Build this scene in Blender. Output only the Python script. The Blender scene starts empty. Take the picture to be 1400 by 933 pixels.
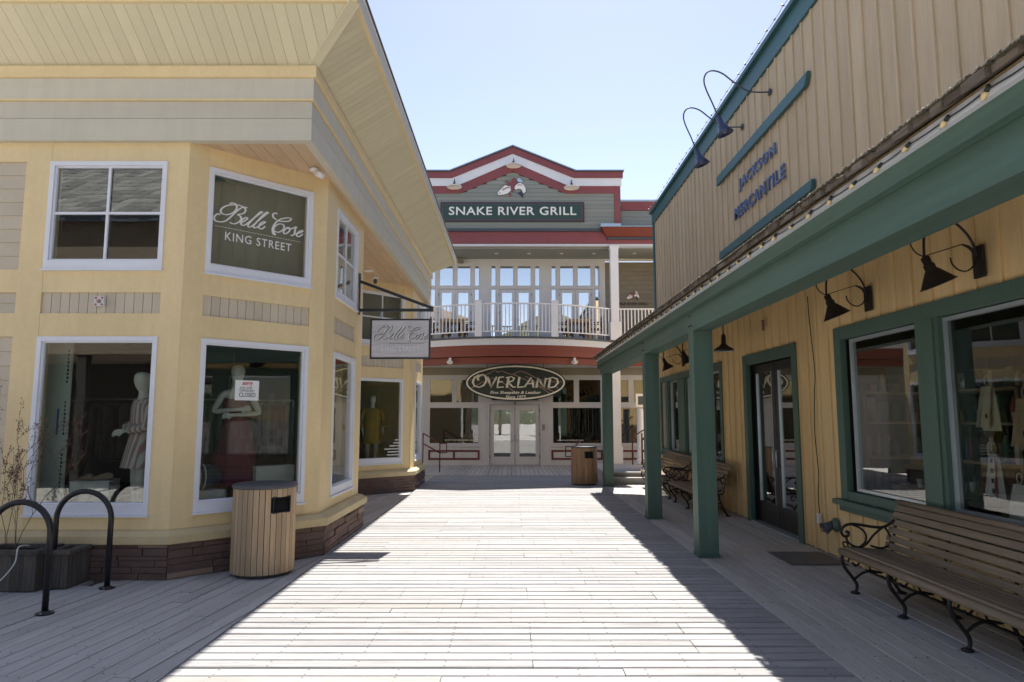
import bpy, bmesh, math, random
from mathutils import Vector, Matrix
random.seed(7)
R = math.radians
SC = bpy.context.scene
COL = SC.collection

# ---------------------------------------------------------------- camera
cam_d = bpy.data.cameras.new('camera'); cam = bpy.data.objects.new('camera', cam_d); COL.objects.link(cam)
cam_d.sensor_width = 36; cam_d.lens = 24.0; cam_d.clip_start = .05; cam_d.clip_end = 2000
cam.location = (0, 0, 1.7); cam.rotation_euler = (R(90 + 6.39), 0, R(-0.0))
cam_d.shift_x = -1 / 1400
SC.camera = cam

# ---------------------------------------------------------------- world, sun, exposure
SUN = Vector((.103, .65, 1.0)).normalized()
SUN_EL = math.asin(SUN.z); SUN_AZ = math.atan2(SUN.x, SUN.y)
w = bpy.data.worlds.new('World'); SC.world = w; w.use_nodes = True
nt = w.node_tree; bg = nt.nodes['Background']
sky = nt.nodes.new('ShaderNodeTexSky'); sky.sky_type = 'NISHITA'; sky.sun_disc = False
sky.sun_elevation = SUN_EL; sky.sun_rotation = SUN_AZ; sky.altitude = 1900
sky.air_density = 1.0; sky.dust_density = 1.1; sky.ozone_density = 1.0
wb = nt.nodes.new('ShaderNodeVectorMath'); wb.operation = 'MULTIPLY'; wb.inputs[1].default_value = (1.22, 1.0, .88)   # daylight white balance
nt.links.new(sky.outputs[0], wb.inputs[0]); nt.links.new(wb.outputs[0], bg.inputs[0]); bg.inputs[1].default_value = .12
sd = bpy.data.lights.new('sun', 'SUN'); sd.energy = 4.9; sd.angle = R(.53); sd.color = (1, .95, .88)
so = bpy.data.objects.new('sun', sd); COL.objects.link(so); so.location = (3, 20, 30)
so.rotation_euler = (-SUN).to_track_quat('-Z', 'Y').to_euler()
SC.view_settings.view_transform = 'Standard'; SC.view_settings.look = 'None'
SC.view_settings.exposure = 1.16; SC.view_settings.gamma = 1
SC.cycles.max_bounces = 8; SC.cycles.transparent_max_bounces = 12; SC.cycles.diffuse_bounces = 4
SC.cycles.glossy_bounces = 3; SC.cycles.sample_clamp_indirect = 6
SC.cycles.use_denoising = True

# ---------------------------------------------------------------- helpers
OFF = {}
def empty(name, loc=(0, 0, 0), label=None, cat=None, group=None, world=True, rz=0):
    o = bpy.data.objects.new(name, None); COL.objects.link(o); o.location = loc; o.rotation_euler = (0, 0, rz)
    o.empty_display_size = .1
    if world: OFF[o] = Vector(loc)
    tag(o, label, cat, group)
    return o
def tag(o, label=None, cat=None, group=None, kind=None):
    if label: o['label'] = label
    if cat: o['category'] = cat
    if group: o['group'] = group
    if kind: o['kind'] = kind
    return o
def link(name, me, mat, parent=None, loc=None, rot=None, sc=None):
    o = bpy.data.objects.new(name, me); COL.objects.link(o)
    if mat is not None and not me.materials: me.materials.append(mat)
    if parent is not None:
        o.parent = parent
        if parent in OFF and loc is not None:
            loc = Vector(loc) - OFF[parent]
        if parent in OFF and loc is None: loc = -OFF[parent]; OFF[o] = Vector((0, 0, 0)); 
    if loc is not None: o.location = loc
    if rot is not None: o.rotation_euler = rot
    if sc is not None: o.scale = sc
    return o
class F:
    """vertical reference plane: a along the wall, z up, n out of the wall"""
    def __init__(s, P, u):
        s.P = Vector((P[0], P[1], 0)); s.u = Vector((u[0], u[1], 0)).normalized(); s.n = Vector((s.u.y, -s.u.x, 0))
    def p(s, a, z, n=0): 
        v = s.P + s.u * a + s.n * n; return (v.x, v.y, z)
class MB:
    def __init__(s): s.v = []; s.f = []; s.sm = []
    def box(s, x0, x1, y0, y1, z0, z1):
        return s.hexa([(x0, y0, z0), (x1, y0, z0), (x1, y1, z0), (x0, y1, z0), (x0, y0, z1), (x1, y0, z1), (x1, y1, z1), (x0, y1, z1)])
    def hexa(s, c):
        b = len(s.v); s.v += [tuple(q) for q in c]
        for f in ((0, 3, 2, 1), (4, 5, 6, 7), (0, 1, 5, 4), (1, 2, 6, 5), (2, 3, 7, 6), (3, 0, 4, 7)):
            s.f.append([b + i for i in f]); s.sm.append(False)
        return s
    def fb(s, fr, a0, a1, z0, z1, n0, n1):
        p = fr.p
        return s.hexa([p(a0, z0, n1), p(a1, z0, n1), p(a1, z0, n0), p(a0, z0, n0), p(a0, z1, n1), p(a1, z1, n1), p(a1, z1, n0), p(a0, z1, n0)])
    def bar(s, A, B, w, h, up=(0, 0, 1)):
        A = Vector(A); B = Vector(B); d = (B - A).normalized(); up = Vector(up)
        r = d.cross(up)
        if r.length < 1e-4: r = d.cross(Vector((0, 1, 0)))
        r.normalize(); t = r.cross(d)
        c = []
        for P in (A, B):
            for sx, sz in ((-1, -1), (1, -1), (1, 1), (-1, 1)): c.append(P + r * (sx * w / 2) + t * (sz * h / 2))
        return s.hexa([c[0], c[1], c[5], c[4], c[3], c[2], c[6], c[7]])
    def poly(s, pts, smooth=False):
        b = len(s.v); s.v += [tuple(q) for q in pts]; s.f.append(list(range(b, b + len(pts)))); s.sm.append(smooth); return s
    def prism(s, bot, top):
        n = len(bot); b = len(s.v); s.v += [tuple(q) for q in bot] + [tuple(q) for q in top]
        s.f.append([b + i for i in range(n)][::-1]); s.f.append([b + n + i for i in range(n)]); s.sm += [False, False]
        for i in range(n):
            j = (i + 1) % n; s.f.append([b + i, b + j, b + n + j, b + n + i]); s.sm.append(False)
        return s
    def tube(s, pts, r, n=8, closed=False, caps=True, flat=None):
        pts = [Vector(q) for q in pts]; m = len(pts)
        rs = r if isinstance(r, (list, tuple)) else [r] * m
        b = len(s.v); prev = None
        for i, P in enumerate(pts):
            if closed: d = pts[(i + 1) % m] - pts[i - 1]
            else: d = pts[min(i + 1, m - 1)] - pts[max(i - 1, 0)]
            if d.length < 1e-9: d = Vector((0, 0, 1))
            d.normalize()
            if flat is not None:
                t = Vector(flat); r1 = d.cross(t).normalized(); r2 = t
            else:
                if prev is None:
                    a = Vector((0, 0, 1)) if abs(d.z) < .9 else Vector((0, 1, 0))
                    r1 = d.cross(a).normalized()
                else: r1 = (prev - d * prev.dot(d)).normalized()
                r2 = d.cross(r1)
            prev = r1
            for k in range(n):
                a = 2 * math.pi * k / n
                q = P + r1 * (math.cos(a) * rs[i]) + r2 * (math.sin(a) * rs[i] * (.35 if flat is not None else 1)); s.v.append(tuple(q))
        mm = m if closed else m - 1
        for i in range(mm):
            for k in range(n):
                a0 = b + i * n + k; a1 = b + i * n + (k + 1) % n; j = ((i + 1) % m) * n
                s.f.append([a0, a1, b + j + (k + 1) % n, b + j + k]); s.sm.append(True)
        if caps and not closed:
            s.f.append([b + k for k in range(n)][::-1]); s.f.append([b + (m - 1) * n + k for k in range(n)]); s.sm += [False, False]
        return s
    def lathe(s, prof, c=(0, 0, 0), n=20, M=None, smooth=True, cap=True):
        b = len(s.v); c = Vector(c)
        for r, z in prof:
            for k in range(n):
                a = 2 * math.pi * k / n; q = Vector((r * math.cos(a), r * math.sin(a), z))
                if M is not None: q = M @ q
                s.v.append(tuple(q + c))
        for i in range(len(prof) - 1):
            for k in range(n):
                s.f.append([b + i * n + k, b + i * n + (k + 1) % n, b + (i + 1) * n + (k + 1) % n, b + (i + 1) * n + k]); s.sm.append(smooth)
        if cap:
            if prof[0][0] > 1e-4: s.f.append([b + k for k in range(n)][::-1]); s.sm.append(False)
            if prof[-1][0] > 1e-4: s.f.append([b + (len(prof) - 1) * n + k for k in range(n)]); s.sm.append(False)
        return s
    def sweep(s, path, prof, closed_prof=True, ends=True):
        """path: xy points, outward = right of travel; prof: (n,z) points"""
        m = len(path); k = len(prof); b = len(s.v); P = [Vector((q[0], q[1], 0)) for q in path]
        for i in range(m):
            d0 = (P[i] - P[i - 1]).normalized() if i else None
            d1 = (P[i + 1] - P[i]).normalized() if i < m - 1 else None
            if d0 is None: d0 = d1
            if d1 is None: d1 = d0
            n0 = Vector((d0.y, -d0.x, 0)); n1 = Vector((d1.y, -d1.x, 0)); mt = (n0 + n1) / (1 + n0.dot(n1))
            for n_, z in prof: q = P[i] + mt * n_; s.v.append((q.x, q.y, z))
        for i in range(m - 1):
            for j in range(k if closed_prof else k - 1):
                jj = (j + 1) % k
                s.f.append([b + i * k + j, b + (i + 1) * k + j, b + (i + 1) * k + jj, b + i * k + jj]); s.sm.append(False)
        if ends and closed_prof:
            s.f.append([b + j for j in range(k)]); s.f.append([b + (m - 1) * k + j for j in range(k)][::-1]); s.sm += [False, False]
        return s
    def mesh(s, name):
        me = bpy.data.meshes.new(name); me.from_pydata(s.v, [], s.f)
        me.polygons.foreach_set('use_smooth', s.sm); bm = bmesh.new(); bm.from_mesh(me)
        bmesh.ops.recalc_face_normals(bm, faces=bm.faces); bm.to_mesh(me); bm.free(); me.update(); return me
    def build(s, name, mat, parent=None, label=None, kind=None):
        o = link(name, s.mesh(name), mat, parent)
        if label: o['label'] = label
        if kind: o['kind'] = kind
        return o
def copy_tree(o, parent=None):
    c = o.copy(); COL.objects.link(c); c.parent = parent
    for ch in o.children: copy_tree(ch, c)
    return c
def spline(pts, k=6, closed=False):
    pts = [Vector(q) for q in pts]; out = []; m = len(pts)
    rng = range(m if closed else m - 1)
    for i in rng:
        p0 = pts[i - 1] if (closed or i) else pts[0]; p1 = pts[i]; p2 = pts[(i + 1) % m]
        p3 = pts[(i + 2) % m] if (closed or i + 2 < m) else pts[-1]
        for j in range(k):
            t = j / k
            out.append(.5 * ((2 * p1) + (p2 - p0) * t + (2 * p0 - 5 * p1 + 4 * p2 - p3) * t * t + (3 * p1 - p0 - 3 * p2 + p3) * t ** 3))
    if not closed: out.append(pts[-1])
    return out
def clip(poly, a, b, c):
    """keep a*x+b*y<=c"""
    out = []
    for i in range(len(poly)):
        p, q = poly[i], poly[(i + 1) % len(poly)]; dp = a * p[0] + b * p[1] - c; dq = a * q[0] + b * q[1] - c
        if dp <= 0: out.append(p)
        if (dp < 0 < dq) or (dq < 0 < dp):
            t = dp / (dp - dq); out.append((p[0] + (q[0] - p[0]) * t, p[1] + (q[1] - p[1]) * t))
    return out
def text_mesh(txt, bold=0.0, shear=0.0, depth=.02, spacing=1.0, res=3):
    cu = bpy.data.curves.new('t', 'FONT'); cu.body = txt; cu.size = 1; cu.extrude = depth; cu.offset = bold
    cu.shear = shear; cu.space_character = spacing; cu.resolution_u = res; cu.align_x = 'LEFT'
    o = bpy.data.objects.new('t', cu); COL.objects.link(o)
    dg = bpy.context.evaluated_depsgraph_get(); dg.update()
    me = bpy.data.meshes.new_from_object(o.evaluated_get(dg)); bpy.data.objects.remove(o); bpy.data.curves.remove(cu)
    return me
def text(name, txt, fr, a0, a1, z0, z1, n0, n1, mat, parent, **kw):
    me = text_mesh(txt, **kw); xs = [v.co.x for v in me.vertices]; ys = [v.co.y for v in me.vertices]; zs = [v.co.z for v in me.vertices]
    X0, X1, Y0, Y1, Z0, Z1 = min(xs), max(xs), min(ys), max(ys), min(zs), max(zs)
    for v in me.vertices:
        a = a0 + (v.co.x - X0) / (X1 - X0) * (a1 - a0); z = z0 + (v.co.y - Y0) / (Y1 - Y0) * (z1 - z0)
        n = n0 + (v.co.z - Z0) / max(Z1 - Z0, 1e-6) * (n1 - n0); v.co = Vector(fr.p(a, z, n))
    me.name = name; me.materials.clear()
    return link(name, me, mat, parent)
def text_words(name, txt, fr, a0, a1, z0, z1, n0, n1, mat, parent, **kw):
    ws = txt.split(' '); full = text_mesh(txt, **kw); f0 = min(v.co.x for v in full.vertices); f1 = max(v.co.x for v in full.vertices)
    y0 = min(v.co.y for v in full.vertices); y1 = max(v.co.y for v in full.vertices); k = (a1 - a0) / (f1 - f0); kz = (z1 - z0) / (y1 - y0)
    for i, wd in enumerate(ws):
        pre = text_mesh(' '.join(ws[:i + 1]), **kw); x1 = max(v.co.x for v in pre.vertices); me = text_mesh(wd, **kw)
        w_ = max(v.co.x for v in me.vertices) - min(v.co.x for v in me.vertices); b0 = min(v.co.y for v in me.vertices); b1 = max(v.co.y for v in me.vertices)
        text(name, wd, fr, a0 + (x1 - w_ - f0) * k, a0 + (x1 - f0) * k, z0 + (b0 - y0) * kz, z0 + (b1 - y0) * kz, n0, n1, mat, parent, **kw)
def strokes(name, paths, mp, r, mat, parent, flat=None, k=5, n=6):
    """letter strokes: smooth paths in drawing units mapped by mp(x,y)->3d point"""
    m = MB()
    for P in paths:
        rr = r
        if isinstance(P, tuple): P, rr = P
        S = spline([(q[0], q[1], 0) for q in P], k) if k > 1 else [Vector((q[0], q[1], 0)) for q in P]
        rad = []
        for i in range(len(S)):
            d = S[min(i + 1, len(S) - 1)] - S[max(i - 1, 0)]
            if d.length > 0: d.normalize()
            rad.append(rr * (.62 + .6 * abs(d.y)))
        m.tube([mp(q.x, q.y) for q in S], rad, n, flat=flat)
    return m.build(name, mat, parent)
def holes(m, fr, a0, a1, z0, z1, hs, n0, n1):
    xs = sorted({a0, a1, *[h[0] for h in hs], *[h[1] for h in hs]}); zs = sorted({z0, z1, *[h[2] for h in hs], *[h[3] for h in hs]})
    xs = [x for x in xs if a0 <= x <= a1]; zs = [z for z in zs if z0 <= z <= z1]
    for i in range(len(xs) - 1):
        j = 0
        while j < len(zs) - 1:
            free = lambda q: not any(h[0] < (xs[i] + xs[i + 1]) / 2 < h[1] and h[2] < (zs[q] + zs[q + 1]) / 2 < h[3] for h in hs)
            if free(j):
                e = j
                while e + 1 < len(zs) - 1 and free(e + 1): e += 1
                m.fb(fr, xs[i], xs[i + 1], zs[j], zs[e + 1], n0, n1); j = e + 1
            else: j += 1
    return m

# ---------------------------------------------------------------- materials
def mat_new(name):
    m = bpy.data.materials.new(name); m.use_nodes = True; return m, m.node_tree, m.node_tree.nodes['Principled BSDF']
def mixc(nt, fac, a, b, mode='MIX'):
    n = nt.nodes.new('ShaderNodeMix'); n.data_type = 'RGBA'; n.blend_type = mode
    for s, v in ((0, fac), (6, a), (7, b)):
        if hasattr(v, 'links') or hasattr(v, 'is_output'): nt.links.new(v, n.inputs[s])
        elif s == 0: n.inputs[0].default_value = v
        else: n.inputs[s].default_value = (*v[:3], 1)
    return n.outputs[2]
def ramp(nt, src, stops):
    n = nt.nodes.new('ShaderNodeValToRGB'); nt.links.new(src, n.inputs[0]); e = n.color_ramp.elements
    while len(e) < len(stops): e.new(.5)
    for i, (p, c) in enumerate(stops):
        e[i].position = p; e[i].color = (c, c, c, 1) if not isinstance(c, tuple) else (*c, 1)
    return n.outputs[0]
def noise(nt, vec, scale, detail=4, rough=.55):
    n = nt.nodes.new('ShaderNodeTexNoise'); n.inputs['Scale'].default_value = scale; n.inputs['Detail'].default_value = detail
    n.inputs['Roughness'].default_value = rough
    if vec is not None: nt.links.new(vec, n.inputs['Vector'])
    return n.outputs[0]
def mathn(nt, op, a, b=None):
    n = nt.nodes.new('ShaderNodeMath'); n.operation = op
    for i, v in enumerate((a, b)):
        if v is None: continue
        if hasattr(v, 'is_output'): nt.links.new(v, n.inputs[i])
        else: n.inputs[i].default_value = v
    return n.outputs[0]
def coords(nt, scale=(1, 1, 1), rnd=True):
    tc = nt.nodes.new('ShaderNodeTexCoord'); mp = nt.nodes.new('ShaderNodeMapping'); mp.inputs['Scale'].default_value = scale
    nt.links.new(tc.outputs['Object'], mp.inputs[0])
    oi = nt.nodes.new('ShaderNodeObjectInfo')
    if rnd:
        sc = nt.nodes.new('ShaderNodeVectorMath'); sc.operation = 'SCALE'; cmb = nt.nodes.new('ShaderNodeCombineXYZ')
        for i, k in enumerate((37., 91., 53.)): nt.links.new(mathn(nt, 'MULTIPLY', oi.outputs['Random'], k), cmb.inputs[i])
        ad = nt.nodes.new('ShaderNodeVectorMath'); nt.links.new(mp.outputs[0], ad.inputs[0]); nt.links.new(cmb.outputs[0], ad.inputs[1])
        return ad.outputs[0], oi.outputs['Random'], tc
    return mp.outputs[0], oi.outputs['Random'], tc
def bump(nt, bs, h, strength, dist=.01):
    b = nt.nodes.new('ShaderNodeBump'); b.inputs['Strength'].default_value = strength; b.inputs['Distance'].default_value = dist
    nt.links.new(h, b.inputs['Height']); nt.links.new(b.outputs[0], bs.inputs['Normal'])
def paint(name, c, rough=.55, var=.12, scale=1.2, stretch=(1, 1, 1), wear=None, wearc=(.5, .47, .42), bumpv=.15, objvar=.06, spec=.4, metal=0, streak=0):
    m, nt, bs = mat_new(name); v, rnd, tc = coords(nt, stretch)
    n1 = noise(nt, v, scale, 5, .6); n2 = noise(nt, v, scale * 22, 3, .6)
    f = mathn(nt, 'ADD', mathn(nt, 'MULTIPLY', n1, .7), mathn(nt, 'MULTIPLY', n2, .3))
    lo = tuple(x * (1 - var) for x in c); hi = tuple(min(1, x * (1 + var)) for x in c)
    fr = ramp(nt, f, [(.32, 0.), (.68, 1.)]); cc = mixc(nt, fr, lo, hi)
    if objvar:
        g = mathn(nt, 'ADD', mathn(nt, 'MULTIPLY', rnd, objvar * 2), 1 - objvar); gc = nt.nodes.new('ShaderNodeCombineColor')
        for i in range(3): nt.links.new(g, gc.inputs[i])
        cc = mixc(nt, 1., cc, gc.outputs[0], 'MULTIPLY')
    if streak:
        v4, _, _ = coords(nt, (3.0, 3.0, .35)); cc = mixc(nt, mathn(nt, 'MULTIPLY', ramp(nt, noise(nt, v4, 2.2, 6, .7), [(.42, 0.), (.72, 1.)]), streak), cc, tuple(x * .55 for x in c))
    if wear:
        w_ = ramp(nt, noise(nt, v, scale * 9, 8, .75), [(wear, 0.), (min(.99, wear + .06), 1.)]); cc = mixc(nt, w_, cc, wearc)
    nt.links.new(cc, bs.inputs['Base Color']); bs.inputs['Roughness'].default_value = rough
    bs.inputs['Specular IOR Level'].default_value = spec; bs.inputs['Metallic'].default_value = metal
    if bumpv: bump(nt, bs, f, bumpv, .006)
    return m
def wood(name, c1, c2, dark=(.1, .08, .06), rough=.8, axis=0, nails=False, scale=1., objvar=.16, darkness=.5, edge=False):
    m, nt, bs = mat_new(name)
    st = [9, 9, 9]; st[axis] = .55; v, rnd, tc = coords(nt, tuple(x * scale for x in st))
    g = noise(nt, v, 4., 8, .7); g2 = noise(nt, v, 14., 5, .7)
    cc = mixc(nt, ramp(nt, g, [(.34, 0.), (.66, 1.)]), c1, c2)
    st2 = [1.5, 1.5, 1.5]; st2[axis] = .5; v2, _, _ = coords(nt, tuple(st2))
    cc = mixc(nt, mathn(nt, 'MULTIPLY', ramp(nt, noise(nt, v2, 2.5, 4), [(.35, 0.), (.7, 1.)]), .35), cc, tuple(x * .72 for x in c1))
    cr = ramp(nt, g2, [(.28, 1.), (.40, 0.)]); cc = mixc(nt, mathn(nt, 'MULTIPLY', cr, darkness), cc, dark)
    gg = mathn(nt, 'ADD', mathn(nt, 'MULTIPLY', rnd, objvar * 2), 1 - objvar); gc = nt.nodes.new('ShaderNodeCombineColor')
    for i in range(3): nt.links.new(gg, gc.inputs[i])
    cc = mixc(nt, 1., cc, gc.outputs[0], 'MULTIPLY')
    if nails:
        sx = nt.nodes.new('ShaderNodeSeparateXYZ'); nt.links.new(tc.outputs['Object'], sx.inputs[0])
        fx = mathn(nt, 'SUBTRACT', mathn(nt, 'MULTIPLY', mathn(nt, 'FRACT', mathn(nt, 'ADD', mathn(nt, 'DIVIDE', sx.outputs[0], .61), 100.5)), .61), .305)
        fy = mathn(nt, 'SUBTRACT', mathn(nt, 'ABSOLUTE', sx.outputs[1]), .042)
        d = mathn(nt, 'SQRT', mathn(nt, 'ADD', mathn(nt, 'MULTIPLY', fx, fx), mathn(nt, 'MULTIPLY', fy, fy)))
        cc = mixc(nt, mathn(nt, 'MULTIPLY', mathn(nt, 'LESS_THAN', d, .008), .85), cc, (.05, .04, .035))
        kn = nt.nodes.new('ShaderNodeTexVoronoi'); kn.inputs['Scale'].default_value = 1.3; v3, _, _ = coords(nt, (1, 3, 1)); nt.links.new(v3, kn.inputs['Vector'])
        cc = mixc(nt, mathn(nt, 'MULTIPLY', mathn(nt, 'LESS_THAN', kn.outputs['Distance'], .035), .6), cc, (.12, .08, .05))
    if edge:   # weather stained board edges and scattered dirt specks
        s2 = nt.nodes.new('ShaderNodeSeparateXYZ'); nt.links.new(tc.outputs['Object'], s2.inputs[0]); v5, _, _ = coords(nt, (2.2, 6, 1))
        ed = mathn(nt, 'ADD', mathn(nt, 'ABSOLUTE', s2.outputs[1]), mathn(nt, 'MULTIPLY', noise(nt, v5, 3, 4, .7), .022))
        cc = mixc(nt, mathn(nt, 'MULTIPLY', ramp(nt, mathn(nt, 'MULTIPLY', ed, 10.), [(.66, 0.), (.78, 1.)]), edge), cc, dark)
        v6, _, _ = coords(nt, (3, 5, 1)); cc = mixc(nt, mathn(nt, 'MULTIPLY', ramp(nt, noise(nt, v6, 9, 3, .8), [(.66, 0.), (.70, 1.)]), .6), cc, dark)
    nt.links.new(cc, bs.inputs['Base Color']); bs.inputs['Roughness'].default_value = rough; bs.inputs['Specular IOR Level'].default_value = .25
    bump(nt, bs, mathn(nt, 'ADD', g, mathn(nt, 'MULTIPLY', g2, .5)), .35, .004)
    return m
def glass(name, tint=(.86, .89, .86), refl=.095, rough=0.0):
    m = bpy.data.materials.new(name); m.use_nodes = True; nt = m.node_tree; nt.nodes.clear()
    out = nt.nodes.new('ShaderNodeOutputMaterial'); tr = nt.nodes.new('ShaderNodeBsdfTransparent'); tr.inputs[0].default_value = (*tint, 1)
    gl = nt.nodes.new('ShaderNodeBsdfGlossy'); gl.inputs['Roughness'].default_value = rough; gl.inputs[0].default_value = (1, 1, 1, 1)
    lw = nt.nodes.new('ShaderNodeLayerWeight'); lw.inputs[0].default_value = .5
    f = mathn(nt, 'ADD', mathn(nt, 'MULTIPLY', mathn(nt, 'POWER', lw.outputs['Facing'], 4.2), .85), refl)
    mx = nt.nodes.new('ShaderNodeMixShader'); nt.links.new(f, mx.inputs[0]); nt.links.new(tr.outputs[0], mx.inputs[1]); nt.links.new(gl.outputs[0], mx.inputs[2])
    # slight waviness of the old panes
    b = nt.nodes.new('ShaderNodeBump'); b.inputs['Strength'].default_value = .04; b.inputs['Distance'].default_value = .02
    v, _, _ = coords(nt, (1, 1, 1)); nt.links.new(noise(nt, v, 1.3, 2), b.inputs['Height']); nt.links.new(b.outputs[0], gl.inputs['Normal'])
    nt.links.new(mx.outputs[0], out.inputs[0]); return m
def rough_stone(name, c1, c2, c3, scale=5):
    m, nt, bs = mat_new(name); v, rnd, tc = coords(nt, (1, 1, 2.5))
    n1 = noise(nt, v, scale, 7, .65); cc = mixc(nt, ramp(nt, n1, [(.3, 0.), (.7, 1.)]), c1, c2)
    cc = mixc(nt, mathn(nt, 'MULTIPLY', rnd, .8), cc, c3)
    nt.links.new(cc, bs.inputs['Base Color']); bs.inputs['Roughness'].default_value = .85; bump(nt, bs, n1, .8, .02); return m
M = {}
M['deck'] = wood('weathered_deck', (.275, .270, .268), (.425, .42, .418), dark=(.085, .075, .07), nails=True, objvar=.12, darkness=.85, edge=.38)
M['deckp'] = wood('shade_tuned_deck', (.42, .40, .375), (.53, .51, .485), dark=(.16, .14, .125), nails=True, objvar=.10, darkness=.7, edge=.12)  # same deck wood, colour lightened for the boards that lie in shade
M['deckd'] = paint('deck_gap', (.05, .045, .04), .9)
M['yel'] = paint('yellow_paint', (.81, .635, .35), .55, .08, .8, wear=.735, wearc=(.56, .46, .30), bumpv=.10, objvar=.03, streak=.16)
M['yel2'] = paint('cream_soffit', (.70, .635, .44), .6, .05, 1., bumpv=.05, objvar=.04)
M['gray'] = paint('grey_clapboard', (.61, .57, .455), .6, .06, 1.2, (.4, .4, 3), bumpv=.08, objvar=.05, streak=.18)
M['siding'] = paint('beige_siding', (.58, .50, .38), .65, .08, 1.6, bumpv=.12, objvar=.06)
M['salmon'] = wood('soffit_board', (.62, .44, .28), (.70, .51, .33), (.4, .25, .15), .7, 1, objvar=.04, darkness=.2)
M['white'] = paint('white_trim', (.76, .775, .82), .45, .05, 2, bumpv=.05, objvar=.02)
M['whitem'] = paint('white_metal', (.8, .8, .8), .35, .03, 2, bumpv=0, objvar=0)
M['stone'] = rough_stone('brown_stone', (.10, .055, .045), (.21, .13, .10), (.14, .10, .085))
M['stonel'] = rough_stone('pale_stone', (.30, .22, .16), (.36, .28, .2), (.3, .2, .15))
M['planter'] = wood('planter_wood', (.07, .062, .055), (.15, .135, .12), (.03, .025, .02), .9, 2, objvar=.2)
M['shingleg'] = wood('grey_shingle', (.22, .22, .21), (.36, .36, .345), (.08, .08, .08), .9, 1, objvar=.3)
M['mortar'] = paint('mortar', (.20, .165, .14), .9, .2, 6)
M['cap'] = paint('ledge_cap', (.62, .50, .28), .7, .15, 2.2, wear=.60, wearc=(.45, .42, .37), bumpv=.2)
M['canw'] = wood('slat_cedar', (.43, .30, .18), (.56, .42, .27), (.22, .13, .07), .6, 2, objvar=.2, darkness=.35)
M['canw2'] = wood('slat_cedar_dark', (.26, .15, .08), (.37, .23, .13), (.12, .07, .04), .6, 2, objvar=.15, darkness=.35)
M['cantop'] = paint('can_lid', (.10, .10, .105), .5, .2, 6)
M['dark'] = paint('dark_recess', (.012, .012, .012), .9)
M['black'] = paint('black_steel', (.014, .014, .016), .35, .15, 5, bumpv=.04, objvar=0, spec=.5)
M['iron'] = paint('cast_iron', (.018, .016, .017), .55, .2, 9, bumpv=.2, objvar=0)
M['green'] = paint('green_paint', (.070, .125, .10), .5, .14, 1.5, (1, 1, .4), wear=.70, wearc=(.12, .2, .17), bumpv=.1, objvar=.03)
M['greenb'] = paint('green_beam', (.078, .136, .106), .5, .22, 2.5, (3, .12, 3), wear=.66, wearc=(.13, .2, .16), bumpv=.35, objvar=0)
M['greenp'] = paint('green_post', (.078, .136, .106), .5, .22, 2.5, (3, 3, .15), wear=.66, wearc=(.13, .2, .16), bumpv=.35, objvar=.03)
M['deck2'] = wood('replaced_deck', (.30, .28, .26), (.42, .40, .375), dark=(.10, .085, .07), nails=True, objvar=.16, darkness=.8, edge=.3)
M['teal'] = paint('teal_paint', (.045, .125, .135), .5, .1, 1.5, bumpv=.1, objvar=.03)
M['ochre'] = wood('ochre_board', (.66, .475, .235), (.74, .55, .285), (.42, .27, .12), .75, 2, objvar=.04, darkness=.25)
M['taupe'] = wood('taupe_board', (.54, .425, .28), (.62, .495, .33), (.34, .25, .16), .8, 2, objvar=.06, darkness=.3)
M['red'] = paint('red_paint', (.25, .07, .078), .5, .1, 1.5, bumpv=.06)
M['redo'] = paint('red_fascia', (.19, .042, .027), .5, .1, 1.5, bumpv=.06)
M['bsid'] = paint('greygreen_siding', (.26, .275, .25), .6, .08, 1.6, (.3, .3, 3), bumpv=.08, objvar=.05)
M['brown'] = paint('brown_siding', (.20, .18, .14), .6, .08, 1.6, bumpv=.08)
M['slate'] = paint('slate_trim', (.07, .08, .10), .5, .1, 2)
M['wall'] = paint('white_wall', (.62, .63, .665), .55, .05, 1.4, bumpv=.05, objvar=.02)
M['wall2'] = paint('shaded_wall', (.45, .455, .485), .55, .07, 1.4, bumpv=.05, objvar=.02, streak=.12)  # darker copy of the white wall, porch shade put into its colour
M['redd'] = paint('maroon_trim', (.11, .022, .026), .5, .1, 2)
M['flash'] = paint('metal_flashing', (.5, .56, .6), .3, .1, 3, bumpv=.05, metal=.6)
M['glass'] = glass('window_glass')
M['glass2'] = glass('balcony_glass', (.3, .34, .38), .62)
M['glassd'] = glass('door_glass', (.7, .72, .7), .22)
M['glassm'] = glass('mercantile_glass', (.78, .8, .78), .085)
M['shingle'] = wood('cedar_shingle', (.10, .08, .06), (.22, .18, .14), (.04, .03, .02), .9, 1, objvar=.3)
M['moss'] = paint('moss', (.085, .072, .045), .95, .5, 9, bumpv=.8)
M['bulb'] = paint('amber_bulb', (.70, .56, .30), .2, .1, 8, bumpv=0, spec=.7)
M['wire'] = paint('green_wire', (.02, .03, .025), .5)
M['benchw'] = wood('bench_slat', (.19, .145, .10), (.29, .23, .165), (.08, .06, .045), .6, 0, objvar=.1, darkness=.5)
M['letw'] = paint('white_letter', (.82, .82, .80), .5, .03, 3, bumpv=0, objvar=0)
M['blue'] = paint('blue_letter', (.12, .17, .31), .5, .1, 4, bumpv=.05)
M['navy'] = paint('navy_enamel', (.035, .05, .11), .3, .1, 4, bumpv=0, spec=.6)
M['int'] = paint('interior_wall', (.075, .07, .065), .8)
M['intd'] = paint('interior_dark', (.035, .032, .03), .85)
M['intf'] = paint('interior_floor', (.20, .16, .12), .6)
M['mann'] = paint('mannequin_white', (.72, .70, .67), .4, .03, 2, bumpv=0)
M['maroon'] = paint('maroon_cloth', (.18, .035, .055), .85, .2, 5, bumpv=.2)
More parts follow.
